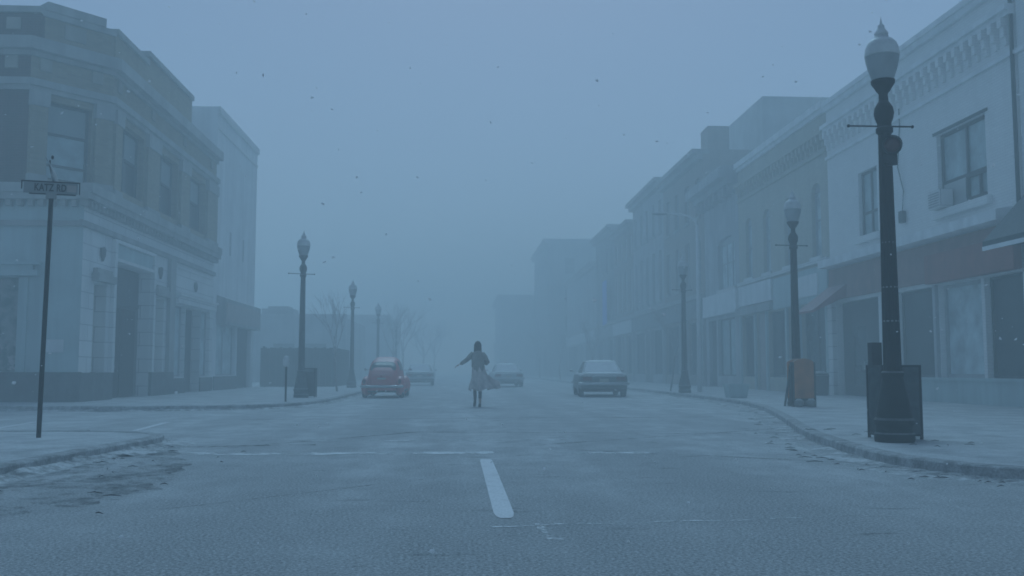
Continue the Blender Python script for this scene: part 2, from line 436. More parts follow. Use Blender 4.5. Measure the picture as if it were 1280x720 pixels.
ribbon('ash_drift', [p for p in kn_line if 2 < p.y and p.x > -12], .0, .26, 'drift', 3., h=.045)
ribbon('ash_drift', [p for p in kn_line if 11.5 < p.y and p.x > -8], .1, .5, 'drift', 6., h=.03)
# broken, dirty gutter in front of the near left kerb
g = MB()
def gut(u, v):
    y = 6.2 + 7.0 * u
    x0 = -4.0; wdt = (.15 + 1.5 * math.sin(math.pi * min(1, u * 1.02)) ** .7 * (1.15 - .75 * u)) * (1 + .22 * mnoise.noise(Vector((y * 2.2, 0, 3))))
    x = x0 + v * wdt
    return Vector((x, y, .005 + .008 * abs(mnoise.noise(Vector((x * 5, y * 9, 1)))) * math.sin(math.pi * v)))
g.grid(gut, 70, 18)
tag(g.build('gutter', 'gutter'), kind='structure')

def strip(name, pts, width, m, z=.004, roundend=False):
    b = MB(); P = [Vector((x, y, z)) for x, y in pts]
    L = []; Rr = []
    for i, p in enumerate(P):
        t = (P[min(i + 1, len(P) - 1)] - P[max(i - 1, 0)]).normalized(); n = Vector((-t.y, t.x, 0))
        wd = width[i] if isinstance(width, list) else width
        L.append(p + n * wd / 2); Rr.append(p - n * wd / 2)
    b.bm.faces.new([b.bm.verts.new(q) for q in L + Rr[::-1]])
    return tag(b.build(name, m), kind='structure')
strip('centre_dash', [(.335, 6.70), (.334, 6.78), (.333, 6.95), (.33, 9.3), (.325, 10.9), (.325, 11.05)], [.07, .12, .145, .145, .14, .11], 'paint')
strip('stop_line', [(-3.4, 11.96), (-2.2, 11.9), (-1.0, 11.88), (.45, 11.92)], .36, 'faint')
strip('stop_line', [(1.2, 11.85), (2.6, 11.8)], .25, 'faint')
strip('crosswalk_line', [(-3.0, 14.15), (-.8, 14.0), (1.6, 14.0)], .16, 'faint')
strip('crosswalk_line', [(-5.38, 16.5), (-5.62, 19.2)], .11, 'paint')
strip('crosswalk_line', [(-7.98, 17.3), (-8.24, 19.4)], .11, 'paint')
def crack(name, a, b_, wdt, m, seed, n=26, amp=.10):
    pts = []; ws = []
    for i in range(n + 1):
        t = i / n; x = a[0] + (b_[0] - a[0]) * t; y = a[1] + (b_[1] - a[1]) * t
        d = amp * mnoise.noise(Vector((x * 1.9, y * 1.9, seed)))
        pts.append((x + d * .4, y + d)); ws.append(wdt * (.4 + abs(mnoise.noise(Vector((x * 4, y * 4, seed + 2)))) * 1.6))
    strip(name, pts, ws, m, z=.0035)
crack('road_crack', (.2, 6.35), (3.2, 6.65), .05, 'crack', 1)
crack('road_crack', (-.6, 6.3), (.2, 6.35), .03, 'crack', 6)
crack('road_crack', (.52, 6.45), (.64, 5.75), .07, 'crack', 2, 12, .12)
crack('road_crack', (-3.6, 13.0), (-1.9, 13.35), .16, 'tar', 3)
crack('road_crack', (-3.2, 12.6), (-.4, 16.2), .07, 'tar', 4)
crack('road_crack', (1.0, 13.0), (6.2, 17.0), .07, 'tar', 5)
crack('road_crack', (-1.5, 16.0), (5.2, 15.2), .09, 'tar', 7)
crack('road_crack', (-4.5, 20.0), (5.5, 20.6), .12, 'tar', 8)
crack('road_crack', (1.3, 12.4), (4.4, 10.4), .05, 'tar', 9)
crack('road_crack', (-2.2, 7.2), (-.2, 9.2), .03, 'tar', 10)

# twigs and scraps in the gutters
rng = random.Random(11); d = MB()
def scrap(x, y, z, ln):
    a = rng.uniform(0, math.pi); dx, dy = math.cos(a) * ln / 2, math.sin(a) * ln / 2 * .6
    d.tube([(x - dx, y - dy, z + .006), (x, y + rng.uniform(-.02, .02), z + .015), (x + dx, y + dy, z + .006)], [.002, .005, .002], 4)
for p in kr_line:
    if p.y < 30 and p.x < 9:
        scrap(p.x - rng.uniform(.08, .7), p.y + rng.uniform(-.5, .5), .003, rng.uniform(.04, .20))
for k in range(22):
    y = rng.uniform(6.6, 13.4); scrap(-3.9 + rng.random() ** 1.6 * 1.5, y, .006, rng.uniform(.04, .16))
for k in range(16): scrap(rng.uniform(4.9, 6.4), rng.uniform(11, 14.5), KH, rng.uniform(.05, .2))
tag(d.build('litter_scraps', 'leafd'), 'dark twigs and scraps lying in the ash along the gutters', 'debris', kind='stuff')
# ------------------------------------------------------------------ buildings
def wall(parent, F, u0, u1, z0, z1, holes=(), m='stone', depth=8., rec=.3, name='wall', body=True, bu=None):
    """front sheet with real openings and reveals, closed behind by a solid body"""
    b = MB()
    us = sorted({u0, u1, *[h[0] for h in holes], *[h[1] for h in holes]})
    zs = sorted({z0, z1, *[h[2] for h in holes], *[h[3] for h in holes]})
    us = [u for u in us if u0 <= u <= u1]; zs = [z for z in zs if z0 <= z <= z1]
    for a, c in zip(us, us[1:]):
        for e, f in zip(zs, zs[1:]):
            mu, mz = (a + c) / 2, (e + f) / 2
            if any(h[0] < mu < h[1] and h[2] < mz < h[3] for h in holes): continue
            b.quad([F(a, e), F(c, e), F(c, f), F(a, f)])
    for h in holes:
        a, c, e, f = h[:4]; arch = h[4] if len(h) > 4 else 0
        b.quad([F(a, e), F(a, f - arch), F(a, f - arch, -rec), F(a, e, -rec)]); b.quad([F(c, e), F(c, f - arch), F(c, f - arch, -rec), F(c, e, -rec)])
        b.quad([F(a, e), F(c, e), F(c, e, -rec), F(a, e, -rec)])
        n = 8 if arch else 1
        cur = [(a + (c - a) * i / n, f - arch + arch * math.sqrt(max(0, 1 - (2 * i / n - 1) ** 2)) if arch else f) for i in range(n + 1)]
        for (p, pz), (q, qz) in zip(cur, cur[1:]):
            b.quad([F(p, pz), F(q, qz), F(q, qz, -rec), F(p, pz, -rec)])
            if arch: b.quad([F(p, pz), F(q, qz), F(q, f), F(p, f)])
    for u in (u0, u1): b.quad([F(u, z0), F(u, z1), F(u, z1, -rec - .02), F(u, z0, -rec - .02)])
    b.quad([F(u0, z1), F(u1, z1), F(u1, z1, -rec - .02), F(u0, z1, -rec - .02)])
    if body: b.fbox(F, *(bu or (u0, u1)), z0, z1, -depth, -rec - .02)
    return b.build(name, m, parent)

def part(parent, name, m, F, boxes, bevel=0):
    b = MB()
    for x in boxes: b.fbox(F, *x)
    return b.build(name, m, parent, bevel)

def window(parent, F, u0, u1, z0, z1, rec=.2, fm='frame', pm='glass', mull=(), bars=(), fw=.07, sill=None, blind=None, name='window', arch=0):
    b = MB()
    d0, d1 = -rec - .03, -rec + .04
    b.fbox(F, u0, u0 + fw, z0, z1, d0, d1); b.fbox(F, u1 - fw, u1, z0, z1, d0, d1)
    b.fbox(F, u0 + fw, u1 - fw, z0, z0 + fw, d0, d1 - .002); b.fbox(F, u0 + fw, u1 - fw, z1 - fw - arch, z1, d0, d1 - .002)
    for t in mull:
        u = u0 + (u1 - u0) * t; b.fbox(F, u - fw * .45, u + fw * .45, z0 + fw, z1 - fw, d0, d1 - .006)
    for t in bars:
        z = z0 + (z1 - z0) * t; b.fbox(F, u0 + fw, u1 - fw, z - fw * .45, z + fw * .45, d0, d1 - .010)
    o = b.build(name, fm, parent)
    part(o, 'pane', pm, F, [(u0 + fw * .5, u1 - fw * .5, z0 + fw * .5, z1 - fw * .5, d0 - .012, d0 + .012)])
    if blind:
        part(o, 'blind', 'blind', F, [(u0 + fw, u1 - fw, z1 - (z1 - z0) * blind, z1 - fw, d0 + .013, d0 + .022)])
    if sill: part(o, 'sill', sill, F, [(u0 - .12, u1 + .12, z0 - .16, z0 - .002, -rec + .05, .10)])
    return o

FR = lambda y0: Fr((13.5, 0, 0), (0, 1, 0), (-1, 0, 0))       # right row: u = world Y
F13 = FR(0)

# ---- right, nearest building mostly out of frame
t = thing('corner_shop', 'white painted brick shop with a dark sloping canopy at the edge of view', 'building', (13.5, 18, 0))
wall(t, F13, 12, 21.96, .0, 10.9, [(13, 21.3, .85, 3.4), (15.5, 17.5, 5.6, 7.7)], 'white', 10)
window(t, F13, 13, 21.3, .85, 3.4, mull=(.33, .66), pm='glass'); window(t, F13, 15.5, 17.5, 5.6, 7.7, mull=(.5,), bars=(.4,))
b = MB(); b.prism([(0, 5.25), (0, 4.0), (1.15, 3.85), (1.15, 4.02)], Fr((13.49, 12.3, 0), (-1, 0, 0), (0, 1, 0)), 0, 9.5)
aw = b.build('awning', 'awnd', t); part(aw, 'valance', 'whitet', F13, [(12.3, 21.8, 3.80, 3.90, 1.152, 1.175)])
part(t, 'cornice', 'whitet', F13, [(12, 21.96, 8.64, 8.76, .002, .08), (12, 21.96, 10.5, 10.8, .002, .14)])

# ---- right, white brick building
t = thing('brick_building', 'white painted brick shop building with bracketed cornice and rust coloured fascia', 'building', (13.5, 28, 0))
Y0, Y1 = 22, 33.99
wall(t, F13, Y0, Y1, 0, 10.75, [(23.5, 26.0, 5.45, 7.62), (29.9, 31.35, 5.45, 7.62), (22.15, 23.85, .80, 3.38), (24.0, 26.2, .80, 3.38), (26.4, 28.8, .80, 3.38), (28.95, 29.9, .1, 3.38), (30.1, 33.5, .1, 3.38)], 'white', 14)
part(t, 'coping', 'whitet', F13, [(Y0, Y1, 10.44, 10.62, .002, .12), (Y0, Y1, 10.62, 10.78, -.40, .18)])
part(t, 'cornice', 'whitet', F13, [(Y0, Y1, 9.78, 9.92, .002, .26), (Y0, Y1, 9.66, 9.78, .002, .16), (Y0, Y1, 8.66, 8.76, .002, .09)])
for k in range(27):
    y = Y0 + .25 + k * .44
    part(t, 'bracket', 'white', F13, [(y, y + .17, 9.42, 9.66, .002, .22), (y + .01, y + .16, 9.18, 9.42, .002, .15), (y + .02, y + .15, 8.98, 9.18, .002, .08)])
wn = window(t, F13, 23.5, 26.0, 5.45, 7.62, mull=(.46,), bars=(.36,), fw=.09, rec=.16, pm='glassp')  # pale reflection is put into the pane colour
part(wn, 'lower_sash', 'frame', F13, [(23.6, 24.7, 5.54, 5.60, -.16, -.10), (23.6, 24.7, 6.12, 6.19, -.16, -.10), (24.64, 24.72, 5.6, 6.12, -.16, -.10), (24.0, 24.06, 5.6, 6.12, -.16, -.10)])
part(wn, 'sill', 'white', F13, [(23.3, 26.2, 5.22, 5.44, .002, .14)])
part(wn, 'filler_board', 'carpale', F13, [(24.75, 25.9, 5.54, 6.18, -.17, -.12)])
wn = window(t, F13, 29.9, 31.35, 5.45, 7.62, mull=(.5,), bars=(.36,), fw=.08, rec=.16, pm='glassp')
part(wn, 'sill', 'white', F13, [(29.7, 31.55, 5.22, 5.44, .002, .14)])
part(t, 'lintel', 'frame', F13, [(23.35, 26.15, 7.625, 7.70, .002, .035)])
b = MB(); b.prism([(0, 4.99), (.46, 4.92), (.46, 4.66), (0, 4.64)], Fr((13.498, 22.4, 0), (-1, 0, 0), (0, 1, 0)), 0, 11.6)
b.build('ledge', 'whitet', t)
part(t, 'fascia', 'rust2', F13, [(22.0, 33.9, 4.10, 4.60, .002, .10), (26.42, 33.9, 3.50, 4.096, .002, .12)])
part(t, 'sign_board', 'rust', F13, [(22.0, 26.38, 3.42, 4.22, .102, .30)])
part(t, 'bulkhead', 'teal', F13, [(22.0, 28.85, .1, .72, .002, .07), (22.0, 28.85, .72, .80, .002, .11)])
window(t, F13, 22.15, 23.85, .8, 3.38, fw=.06, name='shop_window'); window(t, F13, 24.0, 26.2, .8, 3.38, fw=.10, pm='glassw', fm='framew', name='shop_window')
window(t, F13, 26.4, 28.8, .8, 3.38, fw=.06, name='shop_window')
part(t, 'panel', 'glassw', F13, [(28.95, 29.9, .1, 3.38, -.25, -.12)])
dr = part(t, 'door', 'doord', F13, [(30.1, 31.6, .1, 3.38, -.28, -.22), (32.6, 33.5, .1, 3.38, -.28, -.22), (31.6, 32.6, 2.5, 3.38, -.28, -.22), (31.6, 32.6, .1, .5, -.28, -.22)])
part(dr, 'pane', 'glass', F13, [(31.6, 32.6, .5, 2.5, -.275, -.25)]); part(dr, 'handle', 'chrome', F13, [(31.68, 31.72, 1.0, 1.3, -.22, -.17)])
part(t, 'pilaster', 'stone2', F13, [(33.55, 33.98, .1, 3.46, .002, .16)])
part(t, 'pilaster', 'framew', F13, [(26.22, 26.38, .8, 3.40, .002, .10)])
b = MB(); b.prism([(0, 3.98), (1.2, 3.06), (1.2, 2.98), (0, 3.55)], Fr((13.38, 32.3, 0), (-1, 0, 0), (0, 1, 0)), 0, 1.65); b.build('awning', 'awnr', t)
b = MB(); b.tube([(13.44, 28.15, 9.9), (13.45, 28.1, 8.5), (13.44, 28.3, 7.2), (13.45, 28.0, 6.4), (13.44, 28.1, 5.75)], .018, 6); cb = b.build('cable', 'frame', t)
part(cb, 'junction_box', 'frame', F13, [(27.95, 28.2, 5.45, 5.8, .02, .14)])
b = MB(); b.tube([(13.42, 22.05, 10.4), (13.42, 22.05, 4.7)], .05, 8); b.build('downpipe', 'frame', t)

# air conditioner sitting in the upper window
t = thing('air_conditioner', 'boxy pale window air conditioner poking from the upper window of the white building', 'air conditioner', (13.3, 25.75, 5.46))
part(t, 'case', 'stone2', F13, [(25.36, 26.02, 5.47, 5.98, -.08, .30)], .015)
part(t, 'grille', 'grey', F13, [(25.40 + .0, 25.98, 5.52 + .07 * k, 5.555 + .07 * k, .302, .315) for k in range(6)])

# ---- right, tan brick building with arched windows
t = thing('brick_building', 'tan brick shop building with tall arched upper windows and a pale door', 'building', (13.5, 40, 0))
aw_ = [(34.75, 35.65), (37.8, 38.75), (40.55, 41.5), (43.15, 44.1)]
wall(t, F13, 34.0, 45.2, 0, 10.9, [(a, c, 5.25, 8.05, .28) for a, c in aw_] + [(34.6, 37.0, .7, 3.5), (37.2, 38.5, .1, 3.5), (38.7, 41.0, .7, 3.5), (41.3, 42.6, .1, 3.5), (43.0, 44.8, .7, 3.5)], 'tan', 14)
for a, c in aw_:
    wn = window(t, F13, a, c, 5.25, 8.05, bars=(.5,), fm='framew', pm='glassw', rec=.18, sill='stone2', arch=.25)  # bright sky reflection painted into the pane colour
part(t, 'coping', 'whitet', F13, [(34.0, 45.2, 10.66, 10.92, -.4, .20), (34.0, 45.2, 10.5, 10.66, .002, .10)])
part(t, 'cornice', 'tan', F13, [(34.0, 45.2, 9.72, 9.9, .002, .22), (34.0, 45.2, 9.0, 9.1, .002, .08)])
for k in range(26):
    y = 34.1 + k * .43
    part(t, 'bracket', 'tan', F13, [(y, y + .17, 9.45, 9.72, .002, .18), (y + .02, y + .15, 9.22, 9.45, .002, .10)])
part(t, 'string_course', 'stone2', F13, [(34.0, 45.2, 4.98, 5.12, .002, .14)])
part(t, 'sign_board', 'whitew', F13, [(40.2, 44.9, 3.98, 4.9, .002, .16)])
part(t, 'fascia', 'teal', F13, [(34.05, 40.1, 3.56, 4.86, .002, .10)])
part(t, 'notice_board', 'whitew', F13, [(34.9, 37.4, 3.8, 4.62, .102, .16)])
part(t, 'shop_cornice', 'stone', F13, [(40.1, 45.1, 3.56, 3.9, .002, .28)])
for a, c in ((34.6, 37.0), (38.7, 41.0), (43.0, 44.8)): window(t, F13, a, c, .7, 3.5, mull=(.5,), fw=.06, name='shop_window', pm='glass')
part(t, 'door', 'doord', F13, [(37.2, 38.5, .1, 3.5, -.28, -.2)])
part(t, 'door', 'doorw', F13, [(41.3, 42.6, .1, 3.5, -.20, -.08)])
for y in (34.3, 37.1, 38.6, 41.15, 42.8, 45.0): part(t, 'pilaster', 'teal', F13, [(y - .09, y + .09, .1, 3.54, .002, .09)])

# ---- right, small pale building with a heavy cornice
t = thing('shop_building', 'narrow pale shop building with heavy overhanging cornice and a triple window', 'building', (13.5, 48, 0))
wall(t, F13, 45.21, 51.6, 0, 10.4, [(45.9, 48.9, 5.1, 7.7, .3), (46.1, 49.2, .7, 3.6), (49.5, 51.0, .1, 3.6)], 'grey', 12)
window(t, F13, 45.9, 48.9, 5.1, 7.7, mull=(.33, .66), bars=(.5,), fm='framew', pm='glassw', sill='stone2', arch=.27)
part(t, 'cornice', 'grey', F13, [(45.2, 51.9, 10.0, 10.3, .002, .55), (45.2, 52.0, 10.3, 10.75, .002, .95), (45.2, 51.7, 9.7, 10.0, .002, .28), (45.2, 51.6, 10.75, 10.9, -.5, .8)])
for k in range(8): part(t, 'bracket', 'grey', F13, [(45.4 + k * .85, 45.6 + k * .85, 9.55, 10.0, .002, .45)])
part(t, 'sign_board', 'whitet', F13, [(45.3, 51.5, 3.8, 4.9, .002, .2)])
window(t, F13, 46.1, 49.2, .7, 3.6, mull=(.5,), fw=.07, pm='glassp', name='shop_window')
part(t, 'door', 'doord', F13, [(49.5, 51.0, .1, 3.6, -.28, -.2)])
part(t, 'chimney', 'brownb', F13, [(47.0, 48.6, 10.4, 13.2, -6, -4.6)])

# ---- right, far row
def row_building(name, label, y0, y1, X, h, m, nwin, floors, shop_m='dgrey', trim='stone', fascia='grey', step=None, winm='glass', fmm='framew', ww=1.0, depth=12., fw=.07):
    F = Fr((X, 0, 0), (0, 1, 0), (-1, 0, 0))
    t = thing(name, label, 'building', (X, (y0 + y1) / 2, 0))
    L = y1 - y0; holes = []; ws = []
    for (za, zb) in floors:
        for k in range(nwin):
            c = y0 + L * (k + .5) / nwin; ws.append((c - ww / 2, c + ww / 2, za, zb))
    shops = [(y0 + .4, y0 + L * .36, .7, 3.7), (y0 + L * .40, y0 + L * .52, .1, 3.7), (y0 + L * .56, y1 - .4, .7, 3.7)]
    wall(t, F, y0 + .012, y1, 0, h, ws + shops, m, depth)
    for x in ws: window(t, F, *x, fm=fmm, pm=winm, bars=(.5,), sill=trim, fw=fw)
    for k, x in enumerate(shops):
        if k == 1: part(t, 'door', 'doord', F, [(*x, -.28, -.2)])
        else: window(t, F, *x, mull=(.5,), name='shop_window')
    part(t, 'fascia', fascia, F, [(y0 + .1, y1 - .1, 3.9, 4.9, .002, .2)])
    part(t, 'shop_cornice', trim, F, [(y0, y1, 4.92, 5.15, .002, .45)])
    part(t, 'cornice', trim, F, [(y0, y1, h - .55, h - .25, .002, .35), (y0, y1, h - .25, h + .02, -.4, .6)])
    for y in (y0 + .2, y0 + L * .38, y0 + L * .54, y1 - .2): part(t, 'pilaster', trim, F, [(y - .12, y + .12, .1, 3.88, .002, .14)])
    return t, F
t, F = row_building('brick_building', 'three storey brown brick building behind the heavy cornice with stepped chimneys', 51.7, 62, 13.5, 13.2, 'brownb', 4, [(5.8, 8.4), (9.6, 11.8)], fascia='dgrey')
part(t, 'penthouse', 'grey', Fr((13.5, 0, 0), (0, 1, 0), (-1, 0, 0)), [(52.2, 60, 13.2, 16.4, -11, -3.6)])
part(t, 'chimney', 'brownb', F, [(52.0, 53.6, 13.2, 14.6, -1.6, -.4)])
t, F = row_building('brick_building', 'three storey grey building with tall narrow windows and dark shopfront', 62, 73, 13.5, 13.7, 'grey', 5, [(5.6, 9.0), (10.2, 12.4)], winm='glass', ww=.9, fascia='dgrey')
t, F = row_building('brick_building', 'far brick building with white framed tall windows and pale shop sign', 73, 82, 13.5, 12.6, 'brownb', 4, [(5.6, 8.9), (9.8, 11.6)], fascia='whitew', fmm='whitet', fw=.17, ww=1.2)
t, F = row_building('brick_building', 'far dark building with a blue banner hanging on its front', 82, 93, 13.5, 13.6, 'dgrey', 4, [(5.6, 8.4), (9.8, 12.0)])
part(t, 'banner', 'bluec', F, [(83.6, 86.0, 5.0, 8.9, .42, .46)])
row_building('brick_building', 'far grey building of two storeys before the tall corner block', 93, 118, 13.5, 11.6, 'grey', 7, [(5.8, 8.4)], fascia='whitew')
t, F = row_building('corner_block', 'tall flat roofed block faintly seen in the haze down the street', 118.5, 140, 11.2, 17.3, 'dgrey', 6, [(5.6, 7.8), (9.2, 11.4), (12.8, 15.0)], depth=22)
F2 = Fr((11.2, 118.5, 0), (1, 0, 0), (0, -1, 0))
for k in range(4):
    for z in (5.6, 9.2, 12.8): window(t, F2, 2 + k * 4.5, 3.4 + k * 4.5, z, z + 2.2, rec=-.05, bars=(.5,), fm='framew')
row_building('corner_block', 'faintest low block closing the right side of the street in haze', 141, 165, 6.4, 12.0, 'grey', 6, [(5.6, 8.4)], depth=20)

# ---- left, corner bank building
t = thing('bank_building', 'two storey corner building with stone ground floor and brick upper floor with a cut corner', 'building', (-10.6, 27.6, 0))
FS = Fr((-10.6, 0, 0), (0, 1, 0), (1, 0, 0))              # street front: u = Y
FF = Fr((0, 27.6, 0), (1, 0, 0), (0, -1, 0))              # front towards us: u = X
C0, C1 = Vector((-12.25, 27.6, 0)), Vector((-10.6, 29.45, 0))
cu = (C1 - C0); CL = cu.length
FC = Fr(C0, cu, (cu.y, -cu.x, 0))
YE = 42.2
# ground floor
gh = [(30.1, 33.7, .1, 4.35), (28.55, 29.55, .95, 3.55), (34.1, 35.25, .95, 3.55), (36.45, 38.0, .75, 3.45), (38.05, 40.25, .1, 3.45), (40.3, 41.75, .75, 3.45)]
wall(t, FS, 27.606, YE, 0, 6.2, gh, 'stone2', .5, rec=.45, name='wall')
FFi = Fr((0, 27.6, 0), (1, 0, 0), (0, -1, 0))
wall(t, FFi, -24, -10.604, 0, 6.2, [(-15.4, -12.3, .95, 3.6), (-21, -18, .95, 3.6)], 'teal', YE - 27.7, rec=.25, name='wall', bu=(-24, -11.12))
window(t, FFi, -21, -18, .95, 3.6, mull=(.5,))
for q in ((27.6, 30.05, 0, .93, .002, .10), (33.75, 36.35, 0, .93, .002, .10), (36.4, 38.02, 0, .70, .002, .06), (40.27, YE, 0, .70, .002, .06)): part(t, 'plinth', 'plinth', FS, [q])
part(t, 'plinth', 'plinth', FFi, [(-24, -10.5, 0, .95, .002, .11)])
part(t, 'belt_cornice', 'stone', FS, [(27.27, YE, 5.98, 6.26, .002, .34), (27.1, YE, 5.80, 5.98, .002, .30), (27.25, YE, 5.06, 5.22, .002, .10)])
part(t, 'belt_cornice', 'stone', FFi, [(-24, -10.264, 5.98, 6.258, .002, .338), (-24, -10.304, 5.80, 5.978, .002, .298), (-24, -10.504, 5.06, 5.218, .002, .098)])
for k in range(50): part(t, 'dentil', 'stone', FS, [(27.3 + k * .3, 27.44 + k * .3, 5.62, 5.797, .002, .20)])
for k in range(24): part(t, 'dentil', 'stone', FFi, [(-17.5 + k * .3, -17.36 + k * .3, 5.62, 5.797, .002, .20)])
# entrance
dr = part(t, 'door', 'doord', FS, [(30.12, 33.68, .1, 4.33, -.46, -.40)])
part(dr, 'leaf', 'dark', FS, [(30.5, 31.8, .1, 3.0, -.40, -.36), (31.95, 33.3, .1, 3.0, -.40, -.36)])
part(dr, 'transom', 'frame', FS, [(30.2, 33.6, 3.1, 3.22, -.40, -.33)])
part(t, 'entrance_frame', 'stone2', FS, [(29.86, 30.08, .93, 5.02, .002, .12), (33.72, 33.94, .93, 5.02, .002, .12), (30.082, 33.718, 4.36, 4.46, .002, .10), (30.082, 33.718, 4.92, 5.03, .002, .12)])
part(t, 'name_panel', 'teal', FS, [(30.09, 33.71, 4.47, 4.91, .002, .035)])
part(t, 'pier', 'stone', FS, [(35.55, 36.2, .93, 5.06, .002, .14)])
for a, c in ((28.55, 29.55), (34.1, 35.25)):
    nb = part(t, 'niche', 'tan', FS, [(a + .02, c - .02, .97, 3.53, -.40, -.34)])
    part(nb, 'hood', 'stone', FS, [(a - .22, c + .22, 3.6, 3.82, .002, .22), (a - .12, c + .12, 3.82, 3.98, .002, .14)])
    part(nb, 'sill', 'stone', FS, [(a - .1, c + .1, .935, .95, .002, .12)])
def shield(par, F, u, z, s):
    b = MB(); b.prism([(u - s, z + s), (u - s * .3, z + s * 1.25), (u + s * .3, z + s * 1.25), (u + s, z + s), (u + s * .9, z - s * .2), (u, z - s * 1.3), (u - s * .9, z - s * .2)], F, .002, .07)
    b.build('shield', 'plinth', par)
shield(t, FS, 29.05, 4.45, .17); shield(t, FS, 34.65, 4.45, .17)
b = MB(); b.lathe([(.01, 0), (.22, .01), (.20, .05), (.01, .06)], FS(39.3, 4.35, .002), 14, axis='x'); b.build('medallion', 'plinth', t)
# small shop in its street front
part(t, 'shop_frame', 'stone2', FS, [(36.3, 41.9, 3.5, 3.78, .002, .24), (36.3, 41.9, 3.78, 3.86, .002, .32), (36.6, 41.7, 4.86, 4.94, .002, .06), (36.6, 41.7, 3.96, 4.02, .002, .05)])
window(t, FS, 36.45, 38.0, .75, 3.45, pm='glassw', fm='framew', name='shop_window'); window(t, FS, 40.3, 41.75, .75, 3.45, pm='glassw', fm='framew', name='shop_window')
part(t, 'door', 'doord', FS, [(38.07, 40.23, .1, 3.43, -.44, -.36)])
# front frame round the poster
part(t, 'poster_surround', 'teal', FFi, [(-12.3, -12.05, .955, 3.62, .002, .06), (-15.65, -15.4, .955, 3.62, .002, .06), (-15.9, -11.75, 3.64, 3.80, .002, .20), (-15.8, -11.9, 3.80, 3.95, .002, .14), (-15.9, -11.7, 3.95, 4.03, .002, .22)])
# upper floor
uw = [(30.3, 32.55, 6.62, 8.76), (34.15, 36.5, 6.62, 8.76), (37.95, 40.4, 6.62, 8.76)]
wall(t, FS, 29.45, YE, 6.2, 10.2, uw, 'buff', .6, rec=.4, name='upper_wall')
cw = [(CL / 2 - .68, CL / 2 + .62, 6.5, 8.80)]
wall(t, FC, 0, CL, 6.2, 10.2, cw, 'buff', .5, rec=.4, name='upper_wall')
wall(t, FFi, -24, -12.25, 6.2, 10.2, [(-17, -15, 6.6, 8.76)], 'redbrick', .6, rec=.4, name='upper_wall')
window(t, FFi, -17, -15, 6.6, 8.76, bars=(.5,))
b = MB(); b.bm.faces.new([b.bm.verts.new(p) for p in ((-12.5, 28.2, 10.15), (-11.2, 29.6, 10.15), (-11.2, YE - .02, 10.15), (-24, YE - .02, 10.15), (-24, 28.2, 10.15))]); b.build('roof', 'roof', t)
part(t, 'back_wall', 'brownb', FFi, [(-24, -11.3, 6.2, 10.1, -14.58, -14.2)])
for x in uw: window(t, FS, *x, rec=.26, bars=(.55,), mull=(.42,), fw=.09, blind=.42, pm='glass')
window(t, FC, *cw[0], rec=.22, bars=(.60, .20), fw=.08, blind=.38, pm='glassp')
for a, c in ((-.02, CL / 2 - .72), (CL / 2 + .66, CL + .02)):
    m = 'buff'
    p = part(t, 'pilaster', m, FC, [(a + .03, c - .03, 6.56, 8.55, .002, .14)])
    part(p, 'capital', 'stone', FC, [(a, c, 8.55, 8.98, .002, .20)]); part(p, 'base', 'stone', FC, [(a, c, 6.28, 6.56, .002, .20)])
for a, c in ((29.6, 30.2), (32.7, 34.0), (36.65, 37.8), (40.55, YE)):
    p = part(t, 'pilaster', 'buff', FS, [(a, c, 6.5, 8.55, .002, .10)])
    part(p, 'capital', 'stone', FS, [(a - .03, c + .03, 8.55, 8.98, .002, .15)]); part(p, 'base', 'stone', FS, [(a - .03, c + .03, 6.28, 6.5, .002, .15)])
def band(name, m, z0, z1, d, dz=0):
    """one band running front, cut corner and street"""
    k = d * .42
    b = MB()
    pl = [Vector((-24, 27.6, 0)), C0, C1, Vector((-10.6, YE, 0))]
    n0, n1, n2 = Vector((0, -1, 0)), FC.n, Vector((1, 0, 0))
    def mit(p, na, nb): return p + (na + nb) / (1 + na.dot(nb)) * d
    o = [pl[0] + n0 * d, mit(pl[1], n0, n1), mit(pl[2], n1, n2), pl[3] + n2 * d]
    i_ = [pl[0] - n0 * .35, pl[1] - (n0 + n1).normalized() * .36, pl[2] - (n1 + n2).normalized() * .36, pl[3] - n2 * .35]
    up = Vector((0, 0, 1))
    b.loft([[a + up * z0, c + up * z0, c + up * z1, a + up * z1] for a, c in zip(i_, o)], smooth=False)
    return b.build(name, m, t)
band('window_cornice', 'stone', 8.985, 9.12, .10); band('window_cornice', 'stone', 9.12, 9.32, .18)
band('main_cornice', 'stone', 10.0, 10.14, .10); band('main_cornice', 'stone', 10.14, 10.50, .30)
def parapet(F, a, c, z0, z1, m):
    part(t, 'parapet', m, F, [(a, c, z0, z1 - .18, -.35, .03)])
    part(t, 'coping', 'stone', F, [(a - .01, c + .01, z1 - .18, z1, -.42, .12)])
parapet(FFi, -24, -12.0, 10.5, 11.42, 'redbrick')
parapet(FC, .02, CL, 10.5, 11.40, 'buff'); part(t, 'coping', 'stone', FC, [(.35, CL - .35, 11.401, 11.66, -.44, .16)])
part(t, 'stone_block', 'stoneb', FC, [(CL / 2 - .32, CL / 2 + .32, 10.72, 11.15, .03, .07)])
part(t, 'stone_block', 'stoneb', FFi, [(-12.95, -12.55, 10.75, 11.1, .03, .07)])
parapet(FS, 29.5, 32.5, 10.5, 11.50, 'buff'); parapet(FS, 32.5, 38.0, 10.5, 11.82, 'buff')
part(t, 'parapet', 'stone', FS, [(38.02, YE, 10.5, 10.72, -.35, .05)])
for u in (.42, CL - .5): part(t, 'stone_block', 'stoneb', FC, [(u - .17, u + .17, 9.62, 9.98, .002, .06)])
part(t, 'stone_block', 'stoneb', FFi, [(-12.95, -12.6, 9.62, 9.98, .002, .06)])
